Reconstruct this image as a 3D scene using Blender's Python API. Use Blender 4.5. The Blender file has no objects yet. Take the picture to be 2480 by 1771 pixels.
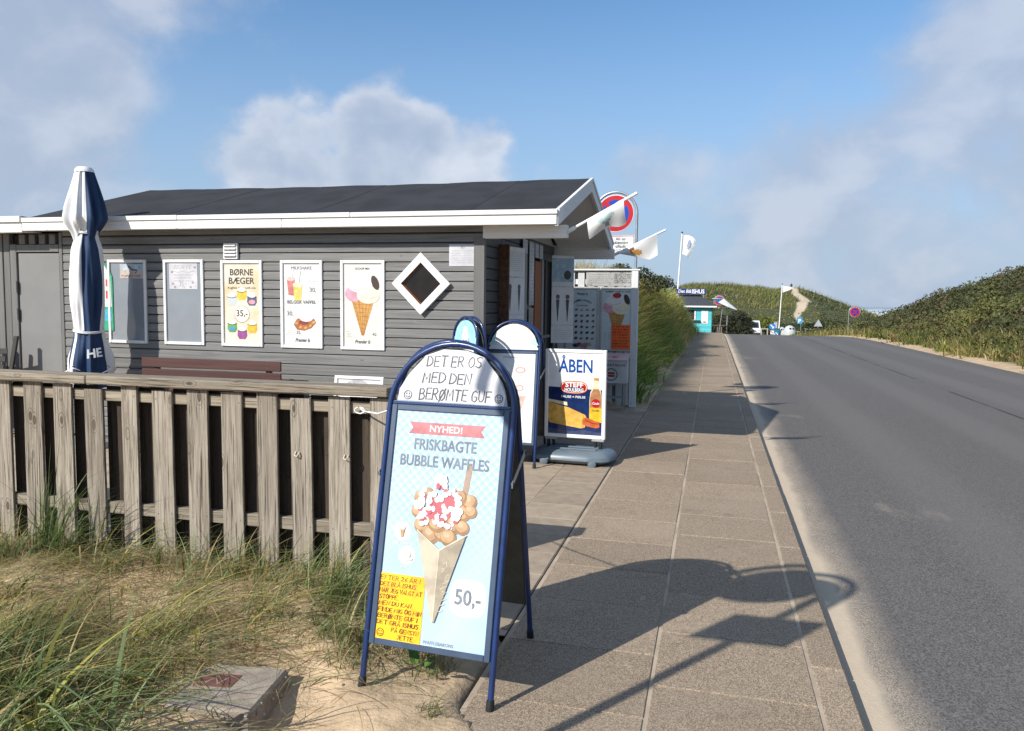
import bpy, math, random
import numpy as np
from mathutils import Matrix, Vector, Quaternion
random.seed(7); RNG = np.random.default_rng(7)
scn = bpy.context.scene
col = scn.collection
R = math.radians

# ------------------------------------------------------------------ camera, sky, sun, exposure
EYE = 1.78
YAW, PITCH, ROLL = R(14.307), R(4.6215), 0.0125
_f = Vector((-math.sin(YAW), math.cos(YAW), 0)); _r = Vector((math.cos(YAW), math.sin(YAW), 0)); _u = Vector((0, 0, 1))
FWD = _f*math.cos(PITCH) - _u*math.sin(PITCH); UPC = _u*math.cos(PITCH) + _f*math.sin(PITCH)
RT = _r*math.cos(ROLL) + UPC*math.sin(ROLL); UPV = UPC*math.cos(ROLL) - _r*math.sin(ROLL)
cd = bpy.data.cameras.new('camera'); cam = bpy.data.objects.new('camera', cd); col.objects.link(cam)
cam.matrix_world = Matrix(((RT.x, UPV.x, -FWD.x, 0), (RT.y, UPV.y, -FWD.y, 0), (RT.z, UPV.z, -FWD.z, EYE), (0, 0, 0, 1)))
cd.sensor_width = 36; cd.lens = 1900/2480*36; cd.clip_start = .05; cd.clip_end = 30000
scn.camera = cam

SUN_AZ, SUN_EL = R(213.5), R(35)          # azimuth measured from +Y towards +X
world = bpy.data.worlds.new('World'); scn.world = world; world.use_nodes = True
def build_world():
    nt = world.node_tree; N = nt.nodes; L = nt.links; N.clear()
    out = N.new('ShaderNodeOutputWorld'); bg = N.new('ShaderNodeBackground')
    sky = N.new('ShaderNodeTexSky'); sky.sky_type = 'NISHITA'; sky.sun_disc = False
    sky.sun_elevation = SUN_EL; sky.sun_rotation = SUN_AZ; sky.altitude = 5; sky.air_density = 1.0; sky.dust_density = .35; sky.ozone_density = 4.0
    tc = N.new('ShaderNodeTexCoord'); nrm = N.new('ShaderNodeVectorMath'); nrm.operation = 'NORMALIZE'
    L.new(tc.outputs['Generated'], nrm.inputs[0]); D = nrm.outputs[0]
    def math_(op, a, b=None, c=None):
        n = N.new('ShaderNodeMath'); n.operation = op
        for i, x in enumerate((a, b, c)):
            if x is None: continue
            if isinstance(x, (int, float)): n.inputs[i].default_value = x
            else: L.new(x, n.inputs[i])
        return n.outputs[0]
    def rng(x, a, b, c=0., d=1., sm=True):
        n = N.new('ShaderNodeMapRange'); n.interpolation_type = 'SMOOTHSTEP' if sm else 'LINEAR'
        L.new(x, n.inputs[0]); n.inputs[1].default_value = a; n.inputs[2].default_value = b; n.inputs[3].default_value = c; n.inputs[4].default_value = d
        return n.outputs[0]
    sep = N.new('ShaderNodeSeparateXYZ'); L.new(D, sep.inputs[0]); Z = sep.outputs[2]
    def noise(scale, detail, rough, off=(0, 0, 0), st=(1, 1, 1), dist=0.):
        mp = N.new('ShaderNodeMapping'); mp.inputs['Location'].default_value = off; mp.inputs['Scale'].default_value = st
        L.new(D, mp.inputs[0]); n = N.new('ShaderNodeTexNoise'); n.inputs['Scale'].default_value = scale; n.inputs['Detail'].default_value = detail
        n.inputs['Roughness'].default_value = rough; n.inputs['Distortion'].default_value = dist; L.new(mp.outputs[0], n.inputs['Vector']); return n.outputs[0]
    def blob(az, el, r0, r1, amp):
        a, e = R(az), R(el); c = (math.sin(a)*math.cos(e), math.cos(a)*math.cos(e), math.sin(e))
        v = N.new('ShaderNodeVectorMath'); v.operation = 'DISTANCE'; L.new(D, v.inputs[0]); v.inputs[1].default_value = c
        return rng(v.outputs['Value'], R(r0), R(r1), amp, 0.)
    # clouds: billowy noise, thicker in seen banks; overhead ones added unseen to whiten fill
    base = noise(3.0, 9, .56, (3.1, 1.7, .4), (1, 1, 1.9), .25)
    fine = noise(9.0, 7, .52, (1.1, 5.2, 2.0), (1, 1, 1.35), .2)
    dens = math_('MULTIPLY_ADD', fine, .52, math_('MULTIPLY', base, .50))
    dens2 = math_('MULTIPLY_ADD', noise(12.0, 7, .52, (4.1, 2.2, 7.0), (1, 1, 1.25), .15), .95, math_('MULTIPLY_ADD', base, .60, -.285))
    def addblobs(d, blobs):
        for b in blobs: d = math_('ADD', d, blob(*b))
        return d
    soft = addblobs(dens, [(-48, 18, 3, 17, .34), (-47, 8, 2, 12, .24), (-34, 22, 1, 9, .14), (15, 9, 4, 20, .23), (20, 15, 2, 10, .14), (-4.5, 10.2, .5, 5.5, .20), (2, 7, 2, 12, .13), (-9, 8, 1, 6, .12),
                           (-14, 22, 8, 22, -.18), (-25.5, 21, 1, 6, -.25), (2, 20, 4, 14, -.12), (-37, 13, 1, 5, -.08), (60, 14, 8, 30, .22), (-95, 25, 10, 38, .26), (150, 28, 10, 38, .24), (-150, 40, 8, 26, .12), (40, 66, 10, 50, .24), (-120, 72, 8, 40, .2)])
    m_soft = rng(soft, .54, .82)
    crisp = addblobs(dens2, [(-30.6, 11.2, .6, 4.6, .28), (-22.6, 12.2, 1.2, 5.0, .34), (-16.0, 11.0, .5, 3.6, .26), (-28, 8.0, 3, 8.5, .32), (-20, 7.5, 3, 8.5, .34), (-34.5, 9.3, .6, 3.6, .18), (-25.4, 13.0, .3, 2.2, .12), (-14, 24, 6, 14, -.2), (-25.5, 21, 1, 6, -.3), (10, 18, 5, 22, -.2), (-48, 20, 5, 13, -.2)])
    m_cr = rng(crisp, .60, .86)
    haze = rng(Z, -.02, .42, 1., 0.)
    cloud = math_('MAXIMUM', math_('MULTIPLY', m_soft, .80), math_('MULTIPLY', m_cr, .80))
    rim = math_('MULTIPLY', rng(crisp, .70, 1.10, 1., 0.), m_cr)
    lit = math_('MULTIPLY_ADD', rng(fine, .40, .66), .42, math_('MULTIPLY', rim, .60))
    def mixc(f, a, b):
        n = N.new('ShaderNodeMix'); n.data_type = 'RGBA'; L.new(f, n.inputs[0])
        for i, q in ((6, a), (7, b)):
            if isinstance(q, tuple): n.inputs[i].default_value = (*q, 1)
            else: L.new(q, n.inputs[i])
        return n.outputs[2]
    sk = N.new('ShaderNodeVectorMath'); sk.operation = 'MULTIPLY'; L.new(sky.outputs[0], sk.inputs[0]); sk.inputs[1].default_value = (SKY*.68, SKY*.86, SKY*.92)
    c = mixc(math_('MULTIPLY', haze, .92), sk.outputs[0], (.309, .389, .519))
    ccol = mixc(lit, (.33, .385, .49), (.62, .64, .69))
    mx = N.new('ShaderNodeMix'); mx.data_type = 'RGBA'; L.new(cloud, mx.inputs[0]); L.new(c, mx.inputs[6]); L.new(ccol, mx.inputs[7])
    L.new(mx.outputs[2], bg.inputs[0]); bg.inputs[1].default_value = 1.0; L.new(bg.outputs[0], out.inputs[0])
SKY = .13
build_world()
sd = bpy.data.lights.new('sun', 'SUN'); sun = bpy.data.objects.new('sun', sd); col.objects.link(sun)
sd.energy = 4.6; sd.angle = R(.53); sd.color = (1, .945, .86)
_d = Vector((-math.sin(SUN_AZ)*math.cos(SUN_EL), -math.cos(SUN_AZ)*math.cos(SUN_EL), -math.sin(SUN_EL)))
sun.rotation_euler = _d.to_track_quat('-Z', 'Y').to_euler()
scn.view_settings.view_transform = 'Standard'; scn.view_settings.look = 'None'; scn.view_settings.gamma = 1; scn.view_settings.exposure = 0.42
scn.view_settings.use_curve_mapping = False

# ------------------------------------------------------------------ materials
def lin(h):
    if not isinstance(h, str): return tuple(h)[:3]
    h = h.lstrip('#'); v = [int(h[i:i+2], 16)/255 for i in (0, 2, 4)]
    return tuple(x/12.92 if x <= .04045 else ((x+.055)/1.055)**2.4 for x in v)
def c4(h): return (*lin(h), 1)
class NT:
    def __init__(s, name):
        s.m = bpy.data.materials.new(name); s.m.use_nodes = True; s.nt = s.m.node_tree; s.N = s.nt.nodes; s.L = s.nt.links
        s.b = s.N['Principled BSDF']
    def val(s, sock, x):
        if hasattr(x, 'is_linked') or hasattr(x, 'links'): s.L.new(x, sock)
        else: sock.default_value = x
    def coord(s, kind='Object', scale=(1, 1, 1), rnd=True, rot=(0, 0, 0)):
        if kind == 'World': src = s.N.new('ShaderNodeNewGeometry').outputs['Position']
        else: src = s.N.new('ShaderNodeTexCoord').outputs['Object']
        if rnd:
            oi = s.N.new('ShaderNodeObjectInfo'); v = s.N.new('ShaderNodeVectorMath'); v.operation = 'MULTIPLY_ADD'
            cb = s.N.new('ShaderNodeCombineXYZ')
            for i in range(3): s.L.new(oi.outputs['Random'], cb.inputs[i])
            s.L.new(cb.outputs[0], v.inputs[0]); v.inputs[1].default_value = (37, 53, 71); s.L.new(src, v.inputs[2]); src = v.outputs[0]
        mp = s.N.new('ShaderNodeMapping'); mp.inputs['Scale'].default_value = scale; mp.inputs['Rotation'].default_value = rot
        s.L.new(src, mp.inputs[0]); return mp.outputs[0]
    def noise(s, co, scale, detail=4, rough=.55, dist=0):
        n = s.N.new('ShaderNodeTexNoise'); n.inputs['Scale'].default_value = scale; n.inputs['Detail'].default_value = detail
        n.inputs['Roughness'].default_value = rough; n.inputs['Distortion'].default_value = dist; s.L.new(co, n.inputs['Vector']); return n.outputs[0]
    def voro(s, co, scale, feature='F1'):
        n = s.N.new('ShaderNodeTexVoronoi'); n.feature = feature; n.inputs['Scale'].default_value = scale; s.L.new(co, n.inputs['Vector']); return n
    def rng(s, x, a, b, c=0., d=1.):
        n = s.N.new('ShaderNodeMapRange'); n.interpolation_type = 'SMOOTHSTEP'; s.L.new(x, n.inputs[0])
        for i, q in enumerate((a, b, c, d)): n.inputs[i+1].default_value = q
        return n.outputs[0]
    def math(s, op, a, b=0., c=None):
        n = s.N.new('ShaderNodeMath'); n.operation = op; s.val(n.inputs[0], a); s.val(n.inputs[1], b)
        if c is not None: s.val(n.inputs[2], c)
        return n.outputs[0]
    def mix(s, fac, a, b, mode='MIX'):
        n = s.N.new('ShaderNodeMix'); n.data_type = 'RGBA'; n.blend_type = mode; s.val(n.inputs[0], fac)
        for i, q in ((6, a), (7, b)):
            s.val(n.inputs[i], q if hasattr(q, 'links') else c4(q))
        return n.outputs[2]
    def bump(s, h, strength=.5, dist=.01):
        n = s.N.new('ShaderNodeBump'); n.inputs['Strength'].default_value = strength; n.inputs['Distance'].default_value = dist
        s.L.new(h, n.inputs['Height'])
        if s.b.inputs['Normal'].is_linked: s.L.new(s.b.inputs['Normal'].links[0].from_socket, n.inputs['Normal'])
        s.L.new(n.outputs[0], s.b.inputs['Normal'])
    def objrand(s, colr, amt):
        oi = s.N.new('ShaderNodeObjectInfo'); f = s.math('MULTIPLY_ADD', oi.outputs['Random'], 2*amt, 1-amt)
        n = s.N.new('ShaderNodeVectorMath'); n.operation = 'SCALE'; s.L.new(colr, n.inputs[0]); s.L.new(f, n.inputs['Scale']); return n.outputs[0]
    def done(s, colr, rough=.6, spec=.5, metal=0, coat=0):
        s.val(s.b.inputs['Base Color'], colr if hasattr(colr, 'links') else c4(colr)); s.val(s.b.inputs['Roughness'], rough)
        s.b.inputs['Specular IOR Level'].default_value = spec; s.b.inputs['Metallic'].default_value = metal; s.b.inputs['Coat Weight'].default_value = coat
        s.b.inputs['Coat Roughness'].default_value = .06
        return s.m
MATS = {}
def pm(name, c1, c2=None, scale=4, detail=5, stretch=(1, 1, 1), lo=.35, hi=.65, rough=.6, bump=0, bs=None, bd=.004, rnd=0, spec=.5, coat=0, metal=0, world=False):
    if name in MATS: return MATS[name]
    t = NT(name); co = t.coord('World' if world else 'Object', stretch, not world)
    colr = None
    if c2 is None:
        l = lin(c1); c2 = tuple(x*.82 for x in l)
    colr = t.mix(t.rng(t.noise(co, scale, detail), lo, hi), c1, c2)
    if rnd: colr = t.objrand(colr, rnd)
    if bump: t.bump(t.noise(co, bs or scale*6, 5, .6), bump, bd)
    MATS[name] = t.done(colr, rough, spec, metal, coat); return MATS[name]

def m_slab():
    t = NT('exposed_aggregate_concrete'); co = t.coord('Object', (1, 1, 1), True)
    v = t.voro(co, 215); sp = t.rng(v.outputs['Color'], .15, .9)
    c = t.mix(sp, (.165, .127, .090), (.43, .34, .245))
    f = t.noise(co, 420, 2, .6); c = t.mix(t.rng(f, .54, .74), c, (.07, .055, .043))
    w = t.coord('World', (1, 1, 1), False)
    c = t.mix(t.rng(t.noise(w, 1.1, 5, .6), .42, .75, 0, .45), c, (.33, .265, .20))
    c = t.mix(t.rng(t.noise(w, 2.3, 4, .6), .58, .75, 0, .35), c, (.12, .095, .08))
    c = t.objrand(c, .09)
    st = t.noise(w, 3.7, 6, .7); c = t.mix(t.rng(st, .62, .68, 0, .35), c, (.10, .08, .065)); st2 = t.noise(w, 6.5, 4, .6); c = t.mix(t.rng(st2, .66, .72, 0, .4), c, (.50, .42, .32))
    t.bump(v.outputs['Distance'], .45, .002); t.bump(t.noise(co, 60, 3), .25, .003)
    return t.done(c, .85, .25)
def m_tile():
    t = NT('worn_concrete_tile'); co = t.coord('Object', (1, 1, 1), True)
    c = t.mix(t.rng(t.noise(co, 9, 6, .65), .3, .7), (.27, .215, .16), (.35, .285, .215))
    c = t.mix(t.rng(t.noise(co, 190, 2), .55, .75, 0, .6), c, (.15, .125, .10)); c = t.objrand(c, .10)
    t.bump(t.noise(co, 140, 3), .3, .0015); return t.done(c, .85, .25)
def m_asphalt():
    t = NT('asphalt_with_blown_sand'); w = t.coord('World', (1, 1, 1), False)
    v = t.voro(w, 130); c = t.mix(t.rng(v.outputs['Color'], .05, 1.), (.060, .056, .053), (.182, .170, .160))
    c = t.mix(t.rng(t.noise(w, 260, 2, .6), .52, .75, 0, .75), c, (.035, .035, .036))
    c = t.mix(t.rng(t.noise(t.coord('World', (.55, .07, 1), False), 1.6, 5, .6), .38, .7, 0, .22), c, (.135, .127, .121))
    c = t.mix(t.rng(t.noise(w, .9, 6, .65), .56, .76, 0, .28), c, (.075, .067, .064))
    seam = t.math('ABSOLUTE', t.math('SUBTRACT', t.sepx(w) if hasattr(t, 'sepx') else sepx(t, w), 5.15))
    c = t.mix(t.math('MULTIPLY', t.rng(seam, .01, .05, 1., 0.), t.rng(t.noise(w, .7, 3), .35, .55)), c, (.035, .035, .037))
    X = sepx(t, w)
    wear = t.math('SINE', t.math('MULTIPLY', X, 3.5)); c = t.mix(t.rng(wear, -.2, 1., 0, .30), c, (.165, .155, .147))
    blot = t.noise(t.coord('World', (1, .8, 1), False), 5.5, 5, .65); c = t.mix(t.rng(blot, .70, .76, 0, .65), c, (.045, .042, .041))
    crk = t.voro(t.coord('World', (.55, .40, 1), False), 1., 'DISTANCE_TO_EDGE'); cn = t.noise(w, .5, 3); c = t.mix(t.math('MULTIPLY', t.rng(crk.outputs['Distance'], .004, .012, .7, 0.), t.rng(cn, .64, .70)), c, (.04, .04, .041))
    n1 = t.noise(t.coord('World', (1, .35, 1), False), 2.2, 5, .62)
    edge = t.math('ADD', X, t.math('MULTIPLY', t.math('SUBTRACT', n1, .5), -.26))
    thick = t.rng(edge, .80, .93, 1., 0.)
    thin = t.rng(edge, .86, 1.14, 1., 0.)
    grain = t.rng(t.noise(w, 170, 3, .7), .42, .60)
    m = t.math('MAXIMUM', thick, t.math('MULTIPLY', thin, t.math('MULTIPLY_ADD', grain, .75, .10)))
    far = t.rng(t.math('SUBTRACT', 8.85, t.math('ADD', X, t.math('MULTIPLY', t.math('SUBTRACT', n1, .5), .5))), .02, .22, 1., 0.)
    m = t.math('MAXIMUM', m, t.math('MULTIPLY', far, .85))
    patch = t.math('MULTIPLY', t.rng(t.noise(t.coord('World', (1, .5, 1), False), .8, 4, .6), .60, .72, 0, .8), t.math('MULTIPLY', grain, t.rng(X, 1.2, 3.4, 1., 0.)))
    m = t.math('MAXIMUM', m, patch)
    c = t.mix(m, c, t.mix(t.noise(w, 30, 4), (.44, .36, .265), (.54, .45, .34)))
    t.bump(v.outputs['Distance'], .4, .004); t.bump(t.noise(w, 90, 3), .3, .004)
    return t.done(c, .82, .3)
def sepx(t, co, i=0):
    n = t.N.new('ShaderNodeSeparateXYZ'); t.L.new(co, n.inputs[0]); return n.outputs[i]
def m_ground():
    t = NT('dune_sand_and_soil'); w = t.coord('World', (1, 1, 1), False)
    a = t.N.new('ShaderNodeAttribute'); a.attribute_name = 'Col'
    n = t.rng(t.noise(w, 3.1, 6, .65), .3, .7, .78, 1.12); v = t.N.new('ShaderNodeVectorMath'); v.operation = 'SCALE'; t.L.new(a.outputs['Color'], v.inputs[0]); t.L.new(n, v.inputs['Scale'])
    c = t.mix(t.rng(t.noise(w, 160, 3, .7), .55, .72, 0, .5), v.outputs[0], (.16, .115, .075))
    c = t.mix(t.rng(t.noise(w, 240, 2, .7), .60, .75, 0, .6), c, (.58, .48, .37))
    t.bump(t.noise(w, 14, 6, .62), .7, .03); t.bump(t.noise(w, 120, 3, .7), .5, .004)
    return t.done(c, .95, .15)
def m_leaf(name='foliage', rough=.55, trans=.25):
    t = NT(name); a = t.N.new('ShaderNodeAttribute'); a.attribute_name = 'Col'
    t.done(a.outputs['Color'], rough, .35)
    tr = t.N.new('ShaderNodeBsdfTranslucent'); t.L.new(a.outputs['Color'], tr.inputs[0])
    mx = t.N.new('ShaderNodeMixShader'); mx.inputs[0].default_value = trans
    o = t.N['Material Output']; t.L.new(t.b.outputs[0], mx.inputs[1]); t.L.new(tr.outputs[0], mx.inputs[2]); t.L.new(mx.outputs[0], o.inputs[0])
    return t.m
def m_oldwood(name, axis, c1, c2, c3):
    t = NT(name); st = [26, 26, 26]; st[axis] = 1.5; co = t.coord('Object', tuple(st), True)
    g = t.noise(co, 1.0, 8, .68, 1.2); c = t.mix(t.rng(g, .3, .68), c1, c2)
    st2 = [95, 95, 95]; st2[axis] = 2.2; co2 = t.coord('Object', tuple(st2), True)
    h = t.noise(co2, 1, 4, .6, .6); c = t.mix(t.rng(h, .50, .66, 0, .9), c, c3)
    st3 = [1, 1, 1]; st3[axis] = .45; co3 = t.coord('Object', tuple(st3), True)
    v = t.voro(co3, 7.5); kn = t.rng(v.outputs['Distance'], .09, .17, 1., 0.)
    rings = t.math('SINE', t.math('MULTIPLY', v.outputs['Distance'], 70)); rz = t.rng(v.outputs['Distance'], .16, .34, .5, 0.)
    c = t.mix(t.math('MULTIPLY', rz, t.rng(rings, -.2, .8)), c, c3); c = t.mix(t.math('MULTIPLY', kn, .75), c, (.06, .045, .032))
    c = t.mix(t.rng(t.noise(t.coord('Object', (1, 1, 1), True), 2.5, 4), .45, .75, 0, .5), c, c2); c = t.objrand(c, .14)
    t.bump(h, .8, .006); t.bump(g, .7, .008)
    return t.done(c, .85, .2)
def m_painted(name, c, c2, axis=0, rough=.55):
    t = NT(name); st = [30, 30, 30]; st[axis] = 1.2; co = t.coord('Object', tuple(st), True)
    g = t.noise(co, 1, 6, .65, .8); k = t.mix(t.rng(g, .35, .7), c, c2)
    k = t.mix(t.rng(t.noise(t.coord('Object', (1, 1, 1), True), 14, 5, .7), .66, .73, 0, .7), k, tuple(min(1, x*1.55+.02) for x in lin(c)))
    st2 = [1, 1, 1]; st2[axis] = .5; v = t.voro(t.coord('Object', tuple(st2), True), 4.2); k = t.mix(t.rng(v.outputs['Distance'], .03, .06, .55, 0.), k, tuple(x*.35 for x in lin(c)))
    k = t.objrand(k, .11); t.bump(g, .6, .005); return t.done(k, rough, .4)

slab_m, tile_m, asphalt_m, ground_m = m_slab(), m_tile(), m_asphalt(), m_ground()
leaf_m, blade_m = m_leaf('shrub_leaves', .7), m_leaf('grass_blades', .5, .38)
oldwood_v = m_oldwood('weathered_fence_wood', 2, (.40, .35, .29), (.225, .19, .15), (.055, .044, .034))
oldwood_h = m_oldwood('weathered_rail_wood', 0, (.36, .31, .24), (.225, .19, .145), (.075, .06, .045))
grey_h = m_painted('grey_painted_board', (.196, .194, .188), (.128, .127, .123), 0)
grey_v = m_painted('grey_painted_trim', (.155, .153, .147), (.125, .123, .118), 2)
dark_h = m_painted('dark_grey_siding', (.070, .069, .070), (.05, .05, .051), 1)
white_h = m_painted('white_painted_board', (.80, .79, .76), (.72, .71, .68), 0)
white_y = m_painted('white_painted_beam', (.78, .775, .75), (.70, .69, .67), 1)
ltgrey_v = m_painted('pale_grey_painted_slat', (.62, .63, .63), (.54, .55, .55), 2)
felt_m = pm('roofing_felt', (.034, .035, .039), (.025, .025, .028), scale=2.6, detail=9, stretch=(1, .6, 1), rough=.88, bump=.6, bs=260, bd=.003, spec=.25)
joint_m = pm('sandy_joint_fill', (.42, .345, .26), (.30, .24, .18), 3, rough=.95, bump=.5, bs=160, bd=.003, world=True)
kerb_m = slab_m
frame_w = pm('white_frame_paint', (.80, .80, .79), (.74, .74, .735), 8, rough=.35)
frame_al = pm('silver_frame', (.52, .54, .55), (.45, .47, .48), 6, rough=.35, metal=.35)
bluetube = pm('blue_tube_paint', (.012, .034, .135), (.010, .027, .10), 18, rough=.28, coat=.3)
black_rub = pm('black_rubber', (.012, .012, .013), rough=.6)
steel = pm('galvanised_steel', (.42, .44, .46), (.33, .35, .37), 14, rough=.42, metal=.6)
whitem = pm('white_plastic', (.80, .80, .80), (.75, .75, .75), 5, rough=.4)
blackink = pm('black_ink', (.02, .02, .022), rough=.5)
paper = pm('white_paper', (.60, .595, .62), (.47, .47, .50), 5, rough=.4, bump=.5, bs=9, bd=.006)

def flat(name, c, rough=.45, coat=0):
    return pm('print_'+name, c, tuple(x*(.93 if min(lin(c)) > .5 else .74) for x in lin(c)), 16, 6, rough=rough, coat=coat)

# ------------------------------------------------------------------ mesh builders
def link(o, parent=None):
    col.objects.link(o)
    if parent: o.parent = parent
    return o
def tag(o, label=None, cat=None, group=None, kind=None):
    if label: o['label'] = label
    if cat: o['category'] = cat
    if group: o['group'] = group
    if kind: o['kind'] = kind
    return o
def thing(name, label, cat, loc=(0, 0, 0), rz=0, group=None, mat=None):
    o = bpy.data.objects.new(name, None); col.objects.link(o); o.empty_display_size = .1
    if mat is not None: o.matrix_world = mat
    else: o.location = loc; o.rotation_euler = (0, 0, rz)
    return tag(o, label, cat, group)
def copy_tree(o, parent=None):
    c = o.copy(); col.objects.link(c); c.parent = parent
    for ch in list(o.children): copy_tree(ch, c)
    return c

TXT = {}
def pretext(items):
    obs = []
    for (s, off, sh) in items:
        cu = bpy.data.curves.new('t', 'FONT'); cu.body = s; cu.size = 1; cu.resolution_u = 3; cu.offset = off; cu.shear = sh
        o = bpy.data.objects.new('t', cu); col.objects.link(o); obs.append((o, cu, (s, off, sh)))
    bpy.context.view_layer.update(); dg = bpy.context.evaluated_depsgraph_get()
    for o, cu, k in obs:
        e = o.evaluated_get(dg); me = e.to_mesh()
        vs = [(v.co.x, v.co.y) for v in me.vertices]; fs = [tuple(p.vertices) for p in me.polygons]
        e.to_mesh_clear(); TXT[k] = (vs, fs)
    for o, cu, k in obs: bpy.data.objects.remove(o); bpy.data.curves.remove(cu)

GL = {  # single stroke hand lettering on a 0..1 cap height
 'A': [[(0, 0), (.3, 1), (.6, 0)], [(.1, .36), (.5, .36)]], 'B': [[(0, 0), (0, 1), (.35, .98), (.48, .8), (.38, .58), (0, .52)], [(.38, .54), (.55, .32), (.45, .06), (0, 0)]],
 'C': [[(.55, .85), (.35, 1), (.1, .85), (0, .5), (.1, .13), (.35, 0), (.55, .15)]], 'D': [[(0, 0), (0, 1), (.3, .95), (.55, .7), (.55, .35), (.32, .06), (0, 0)]],
 'E': [[(.5, 1), (0, 1), (0, 0), (.5, 0)], [(0, .52), (.4, .52)]], 'F': [[(.5, 1), (0, 1), (0, 0)], [(0, .52), (.4, .52)]],
 'G': [[(.55, .85), (.35, 1), (.1, .85), (0, .5), (.1, .13), (.35, 0), (.57, .15), (.57, .45), (.35, .45)]], 'H': [[(0, 0), (0, 1)], [(.55, 0), (.55, 1)], [(0, .5), (.55, .52)]],
 'I': [[(.1, 0), (.12, 1)]], 'J': [[(.12, 1), (.5, 1), (.4, .2), (.22, 0), (.02, .12)]], 'K': [[(0, 0), (0, 1)], [(.5, 1), (.02, .45), (.52, 0)]], 'L': [[(0, 1), (0, 0), (.45, 0)]],
 'M': [[(0, 0), (.06, 1), (.34, .35), (.62, 1), (.68, 0)]], 'N': [[(0, 0), (0, 1), (.52, 0), (.54, 1)]], 'O': [[(.3, 1), (.06, .8), (0, .45), (.12, .08), (.32, 0), (.54, .2), (.6, .55), (.5, .88), (.3, 1)]],
 'P': [[(0, 0), (0, 1), (.35, 1), (.52, .76), (.36, .5), (0, .48)]], 'R': [[(0, 0), (0, 1), (.35, 1), (.5, .78), (.36, .54), (0, .5)], [(.2, .5), (.55, 0)]],
 'S': [[(.5, .9), (.28, 1), (.05, .85), (.1, .62), (.42, .42), (.5, .18), (.28, 0), (0, .1)]], 'T': [[(0, 1), (.6, 1)], [(.3, 1), (.3, 0)]], 'U': [[(0, 1), (.02, .25), (.2, 0), (.42, .04), (.54, .3), (.55, 1)]],
 'V': [[(0, 1), (.28, 0), (.56, 1)]], 'Y': [[(0, 1), (.27, .5), (.54, 1)], [(.27, .5), (.22, 0)]], 'Z': [[(0, 1), (.5, 1), (0, 0), (.5, 0)]], '2': [[(0, .8), (.2, 1), (.44, .85), (.4, .55), (0, 0), (.5, 0)]],
 '6': [[(.45, 1), (.15, .7), (0, .3), (.2, 0), (.45, .15), (.45, .4), (.25, .52), (.05, .35)]], '3': [[(0, .95), (.35, 1), (.42, .75), (.18, .55), (.48, .35), (.3, 0), (0, .1)]], '5': [[(.45, 1), (.08, 1), (.04, .55), (.35, .58), (.48, .3), (.3, 0), (0, .08)]],
 '0': [[(.3, 1), (.05, .7), (.05, .3), (.3, 0), (.52, .3), (.52, .7), (.3, 1)]], '.': [[(.05, 0), (.1, .06)]], ',': [[(.12, .08), (.02, -.18)]], '-': [[(.05, .45), (.4, .45)]], ':': [[(.1, .2), (.12, .27)], [(.1, .7), (.12, .77)]], '!': [[(.1, 1), (.1, .3)], [(.1, .04), (.12, .1)]]}
GL['Å'] = GL['A'] + [[(.3, 1.12), (.22, 1.2), (.3, 1.28), (.38, 1.2), (.3, 1.12)]]
GL['Ø'] = GL['O'] + [[(.02, -.08), (.58, 1.08)]]
GL['Æ'] = [[(0, 0), (.4, 1), (.85, 1)], [(.42, 1), (.42, 0), (.85, 0)], [(.12, .4), (.42, .4)], [(.42, .52), (.75, .52)]]

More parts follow.
